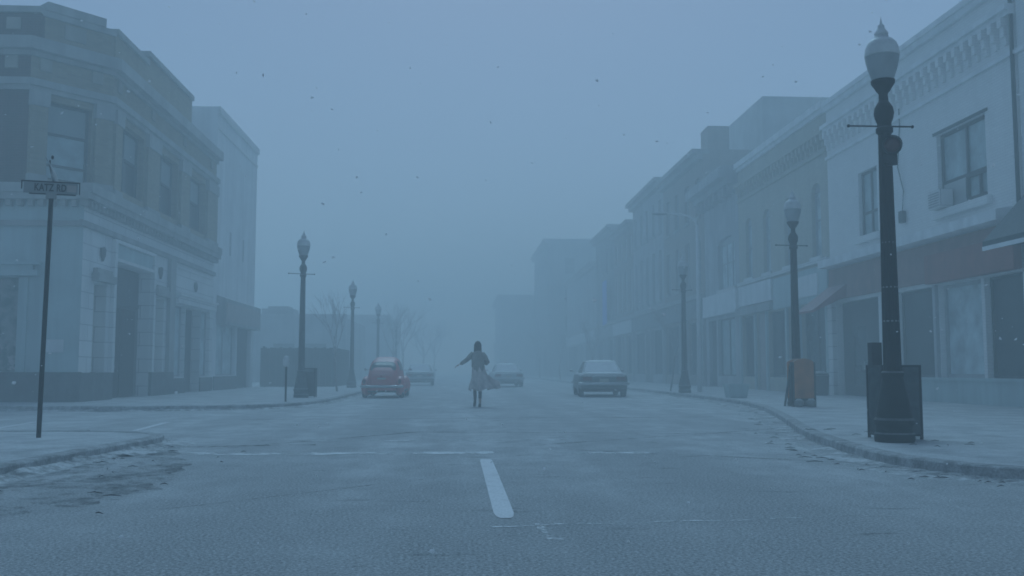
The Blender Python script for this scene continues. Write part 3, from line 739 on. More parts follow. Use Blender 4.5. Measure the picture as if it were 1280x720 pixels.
for u in (30.0, 33.3, 37.2, 41.3): part(t, 'stone_block', 'stoneb', FS, [(u - .17, u + .17, 9.62, 9.98, .002, .06)])
o = MB(); o.fbox(FFi, -15.38, -12.32, .97, 3.58, -.16, -.10)
tag(o.build('poster', 'poster'), 'faded floral poster framed in the teal front wall of the corner building', 'poster')
o = MB(); o.fbox(FFi, -11.5, -11.02, 1.50, 1.86, .003, .025)
tag(o.build('wall_plaque', 'whitew'), 'small pale plaque on the teal wall near the building corner', 'plaque')

# ---- left, tall white building
t = thing('tall_building', 'tall plain white building with two slot windows next to the corner building', 'building', (-10.6, 46, 0))
wall(t, FS, 42.24, 50.6, 0, 12.6, [(44.9, 45.25, 6.3, 7.4), (47.6, 47.95, 6.3, 7.4), (42.9, 46.6, .75, 3.1), (46.9, 50.0, .1, 3.1)], 'whitew', 10)
part(t, 'coping', 'stone2', FS, [(42.24, 50.6, 12.3, 12.62, .002, .10), (42.24, 50.6, 11.6, 11.72, .002, .05)])
for u in (44.9, 47.6): part(t, 'slot_window', 'frame', FS, [(u, u + .35, 6.3, 7.4, -.25, -.18)])
b = MB(); b.prism([(0, 4.3), (.38, 4.16), (.38, 3.02), (0, 3.02)], Fr((-10.598, 42.8, 0), (1, 0, 0), (0, 1, 0)), 0, 7.6); cn = b.build('canopy_sign', 'stone', t)
part(cn, 'sign_face', 'doorw', FS, [(43.0, 50.2, 3.15, 4.0, .385, .41)])
window(t, FS, 42.9, 46.6, .75, 3.1, mull=(.5,), pm='glassw', fm='framew', name='shop_window')
part(t, 'door', 'doord', FS, [(46.9, 50.0, .1, 3.1, -.28, -.2)])
part(t, 'bulkhead', 'plinth', FS, [(42.5, 46.8, .1, .72, .002, .06)])

# ---- left, low building, fence, far block
t = thing('low_building', 'long low grey building with a flat roof behind the dark fence', 'building', (-14, 74, 0))
FL = Fr((0, 74, 0), (1, 0, 0), (0, -1, 0))
wall(t, FL, -30, -8.6, 0, 5.0, [(-14, -12.4, 1.0, 3.0), (-11.6, -10.0, 1.0, 3.0)], 'grey', 16)
window(t, FL, -14, -12.4, 1.0, 3.0); window(t, FL, -11.6, -10.0, 1.0, 3.0)
part(t, 'coping', 'grey', FL, [(-30.1, -8.5, 5.0, 5.25, -.4, .15)])
part(t, 'roof_unit', 'dgrey', FL, [(-15.2, -12.8, 5.0, 5.75, -4, -1.4), (-14.8, -13.2, 5.75, 5.95, -3.6, -1.8)])
t = thing('low_building', 'far low building fading into haze behind the bare trees', 'building', (-9, 104, 0))
FL2 = Fr((0, 104, 0), (1, 0, 0), (0, -1, 0))
wall(t, FL2, -26, -7.4, 0, 6.6, [(-12, -10.6, 1.2, 3.4)], 'grey', 20); window(t, FL2, -12, -10.6, 1.2, 3.4)
part(t, 'coping', 'grey', FL2, [(-26.1, -7.3, 6.6, 6.9, -.4, .2)])
t = thing('board_fence', 'dark close boarded fence beside the tall white building', 'fence', (-8.5, 52, 0))
b = MB()
for k in range(24): b.box(-10.5 + k * .165, -10.5 + k * .165 + .158, 52 + .012 * (k % 2), 52.03 + .012 * (k % 2), .12, 2.18 + .03 * math.sin(k * 2.3))
b.build('boards', 'fence', t)
b = MB()
for k in range(40): b.box(-6.58 + .012 * (k % 2), -6.55 + .012 * (k % 2), 52.05 + k * .165, 52.05 + k * .165 + .158, .12, 2.16 + .03 * math.sin(k * 1.7))
b.build('boards', 'fence', t)
for x in (-10.4, -8.5, -6.66): part(t, 'post', 'fence', WORLD, [(x, x + .1, .1, 2.26, 52.06, 52.16)])
part(t, 'rail', 'fence', WORLD, [(-10.5, -6.6, 1.8, 1.9, 52.045, 52.058), (-10.5, -6.6, .5, .6, 52.045, 52.058)])
# ------------------------------------------------------------------ street lamps
def make_lamp():
    t = thing('street_lamp', 'x', 'street lamp')
    b = MB()
    b.lathe([(.235, 0), (.242, .03), (.242, .10), (.226, .12), (.226, .20), (.242, .22), (.242, .27), (.22, .30), (.215, .34), (.20, .40), (.185, .52), (.155, .64), (.135, .74), (.128, .80), (.138, .82), (.138, .86), (.122, .88)], n=28)
    b.build('base', 'irong', t)
    b = MB()
    b.lathe([(.112, .87), (.104, 1.6), (.091, 2.8), (.080, 3.92)], n=24, flute=.07, smooth=False); b.build('shaft', 'iron', t)
    b = MB()
    b.lathe([(.086, 3.92), (.105, 3.94), (.105, 3.99), (.088, 4.01), (.088, 4.06), (.112, 4.12), (.125, 4.19), (.112, 4.26), (.085, 4.31), (.060, 4.35), (.056, 4.44), (.07, 4.47), (.085, 4.48), (.105, 4.52), (.145, 4.58), (.150, 4.62), (.135, 4.625)], n=24); b.build('capital', 'iron', t)
    b = MB(); b.lathe([(.132, 4.62), (.150, 4.68), (.182, 4.78), (.205, 4.88), (.211, 4.935)], n=28, caps=False); b.build('globe', 'globe', t)
    b = MB(); b.lathe([(.214, 4.935), (.216, 4.96), (.208, 5.04), (.182, 5.11), (.135, 5.16), (.10, 5.175), (.085, 5.18), (.088, 5.21), (.05, 5.215)], n=28)
    g = b.build('globe_cap', 'globet', t)
    b = MB(); b.lathe([(.05, 5.21), (.085, 5.225), (.088, 5.25), (.06, 5.29), (.04, 5.33), (.045, 5.345), (.02, 5.37), (.009, 5.42), (.002, 5.47)], n=16); b.build('finial', 'globet', g)
    b = MB(); b.tube([(-.46, 0, 4.02), (.36, 0, 4.02)], .011, 8)
    b.sphere((-.47, 0, 4.02), .022, 8, 6); b.sphere((.37, 0, 4.02), .022, 8, 6); b.build('banner_arm', 'iron', t)
    return t
LAMP_D = 5.0
lamp = make_lamp()
lamp['group'] = 'cast iron globe street lamps along the street'
lamps = [(5.47, 11.85, 'nearest globe street lamp with red signal light, on the right pavement'),
         (8.44, 23.6, 'globe street lamp on the right pavement behind the brown sandwich board'),
         (8.85, 37.2, 'globe street lamp on the right pavement behind the grey sedan, third of its row'),
         (-5.06, 31.6, 'globe street lamp beside the dark bin near the red car'),
         (-5.30, 48.7, 'hazy globe street lamp behind the left bare sapling, second of the left row'),
         (-5.35, 65.0, 'faint globe street lamp above the red car, third of the left row'),
         (-5.35, 84.0, 'faintest globe street lamp of the left row in deep haze')]
lamp_objs = []
for i, (x, y, lab) in enumerate(lamps):
    o = lamp if i == 0 else copy_tree(lamp)
    o.location = (x, y, KH); o['label'] = lab; lamp_objs.append(o)
    if i:
        o.rotation_euler.z = R(7 * i)
        for ch in o.children:                              # farther lamps take lighter iron, haze put into the colour
            if i > 1 and ch.name.startswith(('base', 'shaft', 'capital')):
                ch.data = ch.data.copy(); ch.data.materials[0] = M['iron_haze']
# straps round the near lamp
b = MB()
for z in (1.62, 2.05, 2.62, 3.28, 3.42):
    r = .117 - .0125 * (z - .1)
    b.lathe([(r + .001, z), (r + .004, z + .003), (r + .004, z + .016), (r + .001, z + .02)], (5.47, 11.85, 0), 20, caps=False)
b.build('strap', 'strap', lamp)
# signal light hanging on the near lamp
t = thing('signal_light', 'round dark hooded signal with a red lens fixed on the near lamp post', 'signal light', (5.66, 11.72, 3.62))
b = MB(); b.lathe([(.06, .14), (.105, .10), (.112, 0), (.112, -.03), (.104, -.03)], (5.655, 11.68, 3.64), 22, axis='y'); b.build('housing', 'black', t)
b = MB(); b.lathe([(.118, .02), (.120, -.05), (.116, -.05), (.113, .0)], (5.655, 11.65, 3.64), 22, caps=False, axis='y'); b.build('hood', 'black', t)
b = MB(); b.lathe([(.001, -.035), (.06, -.028), (.095, -.008), (.098, .0)], (5.655, 11.64, 3.64), 20, axis='y'); b.build('lens', 'lens', t)
part(t, 'bracket', 'black', WORLD, [(5.55, 5.70, 3.44, 3.54, 11.70, 11.84), (5.60, 5.71, 3.40, 3.60, 11.66, 11.76)])

t.rotation_euler.z = R(-24); t.location += Vector((-.15, 0, .21))
# ------------------------------------------------------------------ litter bin behind near lamp
def mesh_bin(x, y, w_, dp, h, label, back=True):
    t = thing('litter_bin', label, 'litter bin', (x, y, KH))
    b = MB(); z0, z1 = KH + .04, KH + h; fl = .02
    x0, x1, y0, y1 = x - w_ / 2, x + w_ / 2, y - dp / 2, y + dp / 2
    for (cx_, cy_) in ((x0, y0), (x1, y0), (x0, y1), (x1, y1)):
        b.box(cx_ - .016, cx_ + .016, cy_ - .016, cy_ + .016, KH, z1)
    for z in (z0, z1 - .03):
        b.box(x0 + .016, x1 - .016, y0 - .014, y0 + .014, z, z + .03); b.box(x0 + .016, x1 - .016, y1 - .014, y1 + .014, z, z + .03)
        b.box(x0 - .014, x0 + .014, y0 + .016, y1 - .016, z, z + .03); b.box(x1 - .014, x1 + .014, y0 + .016, y1 - .016, z, z + .03)
    b.build('frame', 'black', t)
    b = MB()
    n = int(w_ / .022)
    for k in range(1, n):
        u = x0 + w_ * k / n; b.box(u - .006, u + .006, y0 - .004, y0 + .004, z0 + .03, z1 - .03); b.box(u - .006, u + .006, y1 - .004, y1 + .004, z0 + .03, z1 - .03)
    n = int(dp / .022)
    for k in range(1, n):
        u = y0 + dp * k / n; b.box(x0 - .004, x0 + .004, u - .006, u + .006, z0 + .03, z1 - .03); b.box(x1 - .004, x1 + .004, u - .006, u + .006, z0 + .03, z1 - .03)
    for k in range(1, 4):
        z = z0 + (z1 - z0) * k / 4
        b.box(x0 + .016, x1 - .016, y0 + .004, y0 + .009, z, z + .014); b.box(x0 + .016, x1 - .016, y1 - .009, y1 - .004, z, z + .014)
    b.build('basket', 'mesh', t)
    b = MB(); b.lathe([(w_ * .36, KH + .06), (w_ * .40, KH + .2), (w_ * .41, z1 - .12), (w_ * .37, z1 - .12)], (x, y, 0), 18); b.build('liner', 'black', t)
    if back:
        part(t, 'hood', 'black', WORLD, [(x0 + .02, x0 + .155, z1, z1 + .30, y1 - .12, y1 + .02)])
        part(t, 'side_sheet', 'mesh', WORLD, [(x1 - .24, x1 - .02, z0 + .03, z1 - .03, y0 - .014, y0 - .006)])
    return t
mesh_bin(5.74, 12.42, .50, .44, .96, 'dark wire mesh litter bin standing right behind the nearest lamp')
mesh_bin(-4.86, 31.95, .42, .42, .95, 'dark litter bin beside the left street lamp base', False)
t = thing('litter_bin', 'round dark bin standing against the shopfront under the red awning', 'litter bin', (12.7, 33.2, KH))
b = MB(); b.lathe([(.25, .10), (.28, .16), (.31, .75), (.325, .77), (.325, .82), (.29, .83)], (12.7, 33.2, 0), 20); b.build('drum', 'black', t)
b = MB(); b.lathe([(.30, .83), (.29, .88), (.16, .95), (.02, .97)], (12.7, 33.2, 0), 20); b.build('lid', 'black', t)

# ------------------------------------------------------------------ street name sign
sx_, sy_ = -5.55, 13.2
t = thing('street_sign', 'street name sign reading KATZ RD on a thin dark leaning post', 'street sign', (sx_, sy_, KH))
b = MB(); b.tube([(sx_, sy_, KH - .03), (sx_ + .015, sy_, 1.6), (sx_ + .035, sy_, 3.33)], .031, 10); b.build('post', 'iron', t)
b = MB(); b.box(sx_ - .03, sx_ + .10, sy_ - .03, sy_ + .03, 3.33, 3.40); b.build('bracket', 'strap', t)
part(t, 'name_blade', 'blade', WORLD, [(sx_ - .31, sx_ + .36, 3.40, 3.55, sy_ - .006, sy_ + .006)])
bl = [o for o in t.children if o.name.startswith('name_blade')][0]
fb = MB(); a0, a1 = sx_ - .34, sx_ + .39
fb.box(a0, a1, sy_ - .009, sy_ + .009, 3.552, 3.568); fb.box(a0 + .1, a1 - .05, sy_ - .009, sy_ + .009, 3.384, 3.398)
fb.box(a0, a0 + .014, sy_ - .009, sy_ + .009, 3.45, 3.552); fb.box(a1 - .012, a1, sy_ - .009, sy_ + .009, 3.40, 3.552); fb.build('frame', 'iron', bl)
fb = MB(); fb.box(sx_ + .225, sx_ + .345, sy_ - .009, sy_ - .0065, 3.43, 3.525); fb.build('crest_patch', 'doorw', bl)
cu_ = bpy.data.curves.new('lettering', 'FONT'); cu_.body = 'KATZ RD'; cu_.size = .150; cu_.extrude = .002; cu_.space_character = 1.08
cu_.align_x = 'CENTER'; cu_.align_y = 'CENTER'; cu_.offset = .004
to = bpy.data.objects.new('lettering_source', cu_); COL.objects.link(to)
dg = bpy.context.evaluated_depsgraph_get()
me = bpy.data.meshes.new_from_object(to.evaluated_get(dg)); bpy.data.objects.remove(to)
me.transform(Matrix.Translation((sx_ + .02 - sx_, -.010, 3.475 - KH)) @ Matrix.Rotation(R(90), 4, 'X') @ Matrix.Diagonal((.60, .92, 1, 1)))
me.materials.clear(); me.materials.append(M['letter'])
lt = bpy.data.objects.new('lettering', me); COL.objects.link(lt); lt.parent = bl
b = MB()      # cross blade above, seen nearly edge on and bent
def cb(u, v):
    z = 3.575 + .26 * v; bend = .025 * math.sin(v * 3.4) - .07 * v
    return Vector((sx_ + .06 + bend, sy_ - .26 + .52 * u, z - .02 * u))
b.grid(cb, 8, 8); o = b.build('cross_blade', 'blade', t)
md = o.modifiers.new('thick', 'SOLIDIFY'); md.thickness = .010
b = MB(); b.tube([(sx_ + .06, sy_, 3.56), (sx_ + .035, sy_, 3.66), (sx_ + .0, sy_, 3.80), (sx_ + .0, sy_, 3.86)], [.013, .016, .013, .010], 8); b.sphere((sx_ + .03, sy_, 3.90), (.018, .018, .03), 8, 6); b.build('clamp', 'iron', t)

t.rotation_euler.z = R(14)
# ------------------------------------------------------------------ small street furniture
def meter(x, y, label):
    t = thing('parking_meter', label, 'parking meter', (x, y, KH), group='parking meters at the kerb')
    b = MB(); b.tube([(x, y, KH - .02), (x, y, 1.12)], .028, 8); b.build('post', 'iron', t)
    b = MB(); b.lathe([(.05, 1.10), (.085, 1.14), (.09, 1.28), (.085, 1.34), (.05, 1.39), (.01, 1.41)], (x, y, 0), 14); b.build('head', 'globet', t)
meter(-4.83, 27.5, 'parking meter with a pale head standing by the rounded left kerb')
t = thing('sandwich_board', 'brown wooden sandwich board with a rounded top beside the second lamp', 'sandwich board', (8.36, 23.1, KH))
FA = Fr((8.41, 23.1, 0), (1, .12, 0), (.12, -1, 0))
pl = [(-.27, .32), (.27, .32), (.27, 1.18)] + [(.27 * math.cos(R(a)), 1.18 + .11 * math.sin(R(a))) for a in range(15, 180, 15)] + [(-.27, 1.18)]
b = MB(); b.prism(pl, FA, .02, .06); b.build('panel', 'wood', t, .006)
b = MB(); b.prism([(u, z) for u, z in pl], Fr((8.41, 23.48, 0), (1, .12, 0), (.12, -1, 0)), .0, .04); b.build('panel', 'wood', t, .006)
b = MB()
for u in (-.29, .27): b.fbox(FA, u, u + .035, KH, 1.2, -.01, .075); b.hexa([FA(u, KH, -.46), FA(u + .035, KH, -.46), FA(u + .035, KH, -.40), FA(u, KH, -.40), FA(u, 1.2, -.06), FA(u + .035, 1.2, -.06), FA(u + .035, 1.2, -.012), FA(u, 1.2, -.012)])
b.build('leg', 'doord', t)
part(t, 'panel_edge', 'dark', FA, [(-.33, -.292, .2, 1.12, -.05, .07)])
for k, u in enumerate((-.16, .16)):
    b = MB(); b.sphere(FA(u, KH + .09, .10), (.13, .12, .11), 10, 7); o = b.build('ballast_stone', 'concrete', None)
    tag(o, ('rounded pale stone holding down the left foot of the sandwich board', 'rounded pale stone holding down the right foot of the sandwich board')[k], 'stone', 'ballast stones at the sandwich board')
t = thing('planter', 'low square concrete planter on the right pavement beyond the sandwich board', 'planter', (8.95, 30.6, KH))
b = MB(); b.loft([[Vector((8.95 + a * s_, 30.6 + c * s_, z)) for a, c in ((-1, -1), (1, -1), (1, 1), (-1, 1))] for s_, z in ((.27, KH), (.33, .50), (.35, .50), (.35, .56), (.29, .56), (.28, .48))], smooth=False); b.build('tub', 'teal', t)
b = MB(); b.box(8.68, 9.22, 30.33, 30.87, .46, .515); b.build('soil', 'ash', t)
t = thing('arm_street_light', 'tall slim street light with a curved arm above the third right lamp', 'street light', (9.75, 38.4, KH))
b = MB(); b.tube([(9.75, 38.4, KH), (9.75, 38.4, 4.0), (9.75, 38.4, 6.9)], [.10, .08, .06], 10); b.build('pole', 'whitew', t)  # white on pole and arm stands in for haze fading them
b = MB(); b.tube([(9.75, 38.4, 6.8), (9.70, 38.4, 7.05), (9.4, 38.4, 7.28), (8.9, 38.4, 7.36), (8.45, 38.4, 7.38)], [.05, .045, .04, .035, .03], 8); b.build('arm', 'whitew', t)
b = MB(); b.sphere((8.2, 38.4, 7.36), (.34, .13, .07), 12, 8); b.build('lamp_head', 'grey', t)

# ------------------------------------------------------------------ bare trees
def bare_tree(x, y, h, seed, label, spread=.55, tr=.06, lean=(0, 0), levels=4, group=None, z0=KH, first=.35):
    rng = random.Random(seed)
    t = thing('bare_tree', label, 'tree', (x, y, z0), group=group)
    tb, cb_ = MB(), MB()
    def grow(p, dr, ln, r, lv):
        q = p + dr * ln
        mid = p.lerp(q, .5) + Vector((rng.uniform(-1, 1), rng.uniform(-1, 1), 0)) * ln * .06
        (cb_).tube([p, mid, q], [r, r * .85, r * .62], 5 if lv > 1 else 3)
        if lv == 0: return
        for k in range(rng.choice((2, 3, 3))):
            a = rng.uniform(0, 2 * math.pi); s = spread * rng.uniform(.6, 1.3)
            nd = (dr + Vector((math.cos(a) * s, math.sin(a) * s, rng.uniform(-.05, .3)))).normalized()
            grow(p.lerp(q, rng.uniform(.55, 1.)), nd, ln * rng.uniform(.6, .82), r * .58, lv - 1)
    top = Vector((x + lean[0] * h, y + lean[1] * h, z0 + h * first))
    base = Vector((x, y, z0 - .05))
    tb.tube([base, base.lerp(top, .5) + Vector((.02 * h * rng.uniform(-1, 1), 0, 0)), top], [tr * 1.3, tr, tr * .85], 8)
    for k in range(4):
        a = k * 1.6 + rng.uniform(-.4, .4); s = spread * rng.uniform(.5, 1.)
        grow(top if k < 3 else base.lerp(top, .75), Vector((math.cos(a) * s + lean[0], math.sin(a) * s, 1)).normalized(), h * .26, tr * .6, levels - 1)
    tb.build('trunk', 'bark', t); cb_.build('crown', 'twig', t)
G = 'bare street trees fading in the haze'
bare_tree(-5.0, 40.5, 4.6, 3, 'thin bare sapling between the two nearest left lamps', .45, .035, (-.02, 0), 4, G)
bare_tree(8.95, 40.2, 4.2, 5, 'thin leaning bare sapling next to the third right lamp', .5, .03, (.05, 0), 4, G)
bare_tree(-4.9, 74, 6.6, 8, 'bare ash whitened tree beyond the red car, nearest of its cluster', .6, .09, (0, 0), 5, G, first=.3)
bare_tree(-5.2, 92, 8.2, 12, 'taller bare tree in haze, left of the parked far car', .6, .11, (0, 0), 5, G, first=.3)
bare_tree(-3.9, 112, 8.0, 21, 'bare tree in haze right above the parked far car', .65, .12, (0, 0), 5, G, first=.28)
bare_tree(-3.0, 128, 9.0, 31, 'faintest bare tree near the middle of the street end', .65, .13, (0, 0), 5, G, first=.28)
bare_tree(9.0, 64, 5.0, 41, 'slim bare tree before the white windowed building on the right row', .5, .05, (0, 0), 4, G)
bare_tree(9.0, 84, 5.4, 43, 'slim hazy bare tree left of the grey sedan on the right row', .5, .05, (0, 0), 4, G)
bare_tree(8.9, 104, 6.0, 47, 'faint slim bare tree at the far right pavement', .5, .06, (0, 0), 4, G)
# ------------------------------------------------------------------ round backed red car (local: rear at y=0, facing +y)
def wheel(par, x, y, r=.32, wd=.16):
    s = 1 if x > 0 else -1
    b = MB(); b.lathe([(r * .62, -wd / 2), (r * .93, -wd / 2), (r, -wd * .3), (r, wd * .3), (r * .93, wd / 2), (r * .62, wd / 2)], (x, y, r), 24, axis='x')
    o = b.build('wheel', 'rubber', par)
    b = MB(); b.lathe([(r * .62, 0), (r * .55, s * .02), (r * .40, s * .012), (r * .28, s * .04), (.01, s * .05)], (x + s * wd / 2, y, r), 18, axis='x'); b.build('hub_cap', 'hub', o)
    return o
def round_car():
    t = thing('round_car', 'old rounded red car parked at the left kerb with its back to us', 'car')
    sec = [(.10, .38, .62), (.20, .47, .80), (.40, .54, .98), (.7, .58, 1.18), (1.0, .60, 1.33), (1.35, .615, 1.44), (1.8, .62, 1.50), (2.2, .62, 1.485), (2.55, .615, 1.39), (2.8, .61, 1.20), (2.95, .60, 1.03), (3.2, .57, .97), (3.55, .50, .85), (3.85, .36, .66), (3.95, .28, .5)]
    z0, P, Q = .27, .40, .80
    def at_y(y):
        for a, c in zip(sec, sec[1:]):
            if a[0] <= y <= c[0]:
                f = (y - a[0]) / (c[0] - a[0]); return a[1] + (c[1] - a[1]) * f, a[2] + (c[2] - a[2]) * f
        return sec[-1][1:] if y > 1 else sec[0][1:]
    b = MB(); n = 28; rings = []
    for y, w_, zt in sec:
        r = []
        for k in range(n + 1):
            a = math.pi * k / n
            r.append(Vector((w_ * math.copysign(abs(math.cos(a)) ** P, math.cos(a)), y, z0 + (zt - z0) * math.sin(a) ** Q)))
        rings.append(r)
    b.loft(rings, closed=True); body = b.build('body', 'carred', t)
    def zx(y, x, off=.006):
        w_, zt = at_y(y); c = min(1, abs(x) / w_) ** (1 / P); return z0 + (zt - z0) * math.sin(math.acos(c)) ** Q + off
    def xz(y, z, off=.006):
        w_, zt = at_y(y); s = min(1, max(0, (z - z0) / (zt - z0))) ** (1 / Q); return w_ * math.cos(math.asin(s)) ** P + off
    def patch(name, m, y0, y1, xa, off=.006, rnd=.6):
        b = MB()
        def Pp(u, v):
            y = y0 + (y1 - y0) * u; k = (1 - abs(2 * u - 1) ** 4 * .18); x = xa * k * (2 * v - 1)
            return Vector((x, y - off, zx(y, x, off)))
        b.grid(Pp, 12, 16); return b.build(name, m, body)
    patch('window_rubber', 'rubber', .50, .95, .46, .005); patch('rear_window', 'glass', .54, .91, .42, .010)
    lid = patch('engine_lid', 'carred', .22, .56, .36, .018)
    b = MB()
    for k in range(8):
        for s in (-1, 1):
            x = s * (.05 + .035 * k); b.tube([(x, .50, zx(.5, x, .02)), (x, .555, zx(.555, x, .02))], .008, 5)
    b.build('louvres', 'dark', lid)
    for s in (-1, 1):
        b = MB()
        for (ya, yb) in ((1.22, 1.62), (1.72, 2.55)):
            b.grid(lambda u, v: Vector((s * xz(ya + (yb - ya) * u, 1.0 + (.33 - .05 * abs(2 * u - 1) ** 3) * v), ya + (yb - ya) * u, 1.0 + (.33 - .05 * abs(2 * u - 1) ** 3) * v)), 10, 6)
        b.build('side_window', 'glass', body)
        for yc in (.78, 3.20):
            b = MB(); b.sphere((s * .60, yc, .42), (.20, .54, .37), 20, 14); b.build('fender', 'carred', t)
        b = MB(); b.box(s * .60 - .14, s * .60 + .14, 1.15, 2.8, .24, .29); b.build('running_board', 'rubber', t)
        wheel(t, s * .66, .80); wheel(t, s * .66, 3.2)
        b = MB(); b.sphere((s * .64, .27, .60), (.06, .05, .10), 12, 8); b.build('tail_light', 'tail', t)
        b = MB(); b.sphere((s * .57, 3.62, .62), (.11, .08, .11), 12, 8); b.build('headlight', 'globet', t)
        b = MB(); b.tube([(s * .16, .25, .27), (s * .16, -.03, .26)], .028, 8); b.build('exhaust', 'chrome', t)
        b = MB(); b.tube([(s * .66, 2.5, 1.0), (s * .82, 2.48, 1.02)], .01, 5); b.sphere((s * .86, 2.47, 1.03), (.05, .03, .05), 8, 6); b.build('mirror', 'chrome', t)
    for y, s in ((.03, 1), (4.02, -1)):
        b = MB(); b.tube([(-.74, y + s * .22, .42), (-.70, y + s * .06, .42), (-.4, y, .42), (0, y - s * .02, .42), (.4, y, .42), (.70, y + s * .06, .42), (.74, y + s * .22, .42)], .048, 8)
        b.build('bumper', 'chrome', t)
    part(t, 'number_plate', 'plate', WORLD, [(-.15, .15, .60, .73, .125, .14)])
    b = MB(); b.sphere((0, .19, .80), (.07, .07, .035), 10, 6); b.build('plate_lamp', 'carred', t)
    part(t, 'underbody', 'dark', WORLD, [(-.5, .5, .20, .34, .35, 3.7)])
    return t
car = round_car(); car.location = (-2.72, 34.6, 0); car.rotation_euler.z = R(-1.5)

# ------------------------------------------------------------------ boxy saloon cars
def saloon(paint='cargrey', ash_glass=True):
    t = thing('saloon_car', 'x', 'car')
    W = .90
    sec = [(.04, .80, .42, .74), (.12, .86, .33, .83), (.5, .90, .30, .875), (1.2, .91, .26, .90), (2.2, .92, .25, .90), (3.3, .91, .26, .91), (3.6, .90, .27, .89), (4.3, .885, .30, .84), (4.62, .86, .34, .78), (4.72, .80, .42, .70)]
    b = MB(); rings = []
    for y, w_, zb, zt in sec:
        c = .07
        half = [(w_ - .05, zb), (w_, zb + .08), (w_ + .015, (zb + zt) / 2 + .03), (w_ - .01, zt - c), (w_ - c * .9, zt - .012), (w_ * .5, zt + .008)]
        rings.append([Vector((x, y, z)) for x, z in half] + [Vector((-x, y, z)) for x, z in half[::-1]])
    b.loft(rings, smooth=True); body = b.build('body', paint, t)
    b = MB()
    def gr(y, w_, z): return [Vector((-w_, y, z)), Vector((w_, y, z))]
    lo = [(-.76, .98), (.76, .98), (.80, 1.6), (.80, 2.9), (.76, 3.52), (-.76, 3.52), (-.80, 2.9), (-.80, 1.6)]
    hi = [(-.58, 1.60), (.58, 1.60), (.61, 1.9), (.61, 2.55), (.58, 2.82), (-.58, 2.82), (-.61, 2.55), (-.61, 1.9)]
    def ring(f, z, inset=0): return [Vector((a[0] + (c[0] - a[0]) * f, a[1] + (c[1] - a[1]) * f, z)) for a, c in zip(lo, hi)]
    b.loft([ring(0, .885), ring(.5, 1.115), ring(.97, 1.325), [Vector((p.x * .93, 2.2 + (p.y - 2.2) * .92, 1.36)) for p in ring(1, 1.36)]], smooth=False)
    cab = b.build('cabin', paint, t)
    def pane(name, m, q, off):
        b = MB(); q = [Vector(p) for p in q]; n = (q[1] - q[0]).cross(q[3] - q[0]).normalized(); c = sum(q, Vector()) / 4
        if n.dot(c - Vector((0, 2.2, 1.0))) < 0: n = -n
        b.hexa([p + n * .001 for p in q] + [p + n * off for p in q]); return b.build(name, m, cab)
    def L(i, f, z): a, c = lo[i], hi[i]; return (a[0] + (c[0] - a[0]) * f, a[1] + (c[1] - a[1]) * f, z)
    def between(p, q, f): return tuple(p[k] + (q[k] - p[k]) * f for k in range(3))
    def zf(f): return .885 + .44 * f / .97
    for i, j, nm, m in ((0, 1, 'rear_window', 'ash' if ash_glass else 'glassp'), (4, 5, 'windscreen', 'ash' if ash_glass else 'glass')):
        a, c, d, e = L(i, .10, zf(.10)), L(j, .10, zf(.10)), L(j, .90, zf(.90)), L(i, .90, zf(.90))
        pane(nm, m, [between(a, c, .06), between(a, c, .94), between(e, d, .94), between(e, d, .06)], .018)
    for i, j in ((2, 3), (6, 7)):
        for f0, f1 in ((-.16, .45), (.50, 1.18)):
            a, c, d, e = L(i, .14, zf(.14)), L(j, .14, zf(.14)), L(j, .86, zf(.86)), L(i, .86, zf(.86))
            pane('side_window', 'glass', [between(a, c, max(.02, f0)), between(a, c, min(.98, f1)), between(e, d, min(.98, f1)), between(e, d, max(.02, f0))], .008)
    # thick ash lying on the roof and boot
    for nm, x0, x1, y0, y1, z in (('roof_ash', -.56, .56, 1.68, 2.78, 1.352), ('boot_ash', -.78, .78, .16, 1.0, .872), ('bonnet_ash', -.76, .76, 3.5, 4.55, .86)):
        b = MB()
        b.grid(lambda u, v: Vector((x0 + (x1 - x0) * u, y0 + (y1 - y0) * v, z - (.05 * max(0, v - .55) if nm == 'bonnet_ash' else -.02 * v if nm == 'boot_ash' else 0) + .035 * min(1, 6 * min(u, 1 - u, v, 1 - v)) * (1 + .4 * mnoise.noise(Vector((u * 4, v * 4, 1)))))), 12, 10)
        b.build(nm, 'ash', body)
    for s in (-1, 1):
        wheel(t, s * .80, .98, .32, .19); wheel(t, s * .80, 3.78, .32, .19)
        part(t, 'tail_light', 'tail', WORLD, [(s * .62 - .17, s * .62 + .17, .62, .76, .03, .07)])
        part(t, 'headlight', 'globet', WORLD, [(s * .64 - .11, s * .64 + .11, .58, .72, 4.68, 4.73)])
        b = MB(); b.tube([(s * .90, 3.2, .92), (s * 1.0, 3.2, .97)], .012, 5); b.sphere((s * 1.03, 3.19, .99), (.07, .04, .05), 8, 6); b.build('mirror', 'chrome', t)
    for y, s in ((-.03, 1), (4.79, -1)):
        b = MB(); b.tube([(-.90, y + s * .16, .50), (-.86, y + s * .03, .50), (0, y - s * .02, .50), (.86, y + s * .03, .50), (.90, y + s * .16, .50)], .06, 8); b.build('bumper', 'chrome', t)
    part(t, 'number_plate', 'plate', WORLD, [(-.17, .17, .56, .68, .025, .045)])
    part(t, 'grille', 'dark', WORLD, [(-.48, .48, .58, .72, 4.69, 4.735)])
    part(t, 'underbody', 'dark', WORLD, [(-.7, .7, .20, .34, .3, 4.5)])
    b = MB(); b.tube([(.42, .5, .28), (.42, -.02, .27)], .03, 8); b.build('exhaust', 'chrome', t)
    return t
sal = saloon(); sal.location = (5.40, 35.3, 0); sal.rotation_euler.z = R(-3.5)
sal['label'] = 'dark boxy saloon car with ash covered roof parked on the right side'; sal['group'] = 'ash covered saloon cars'
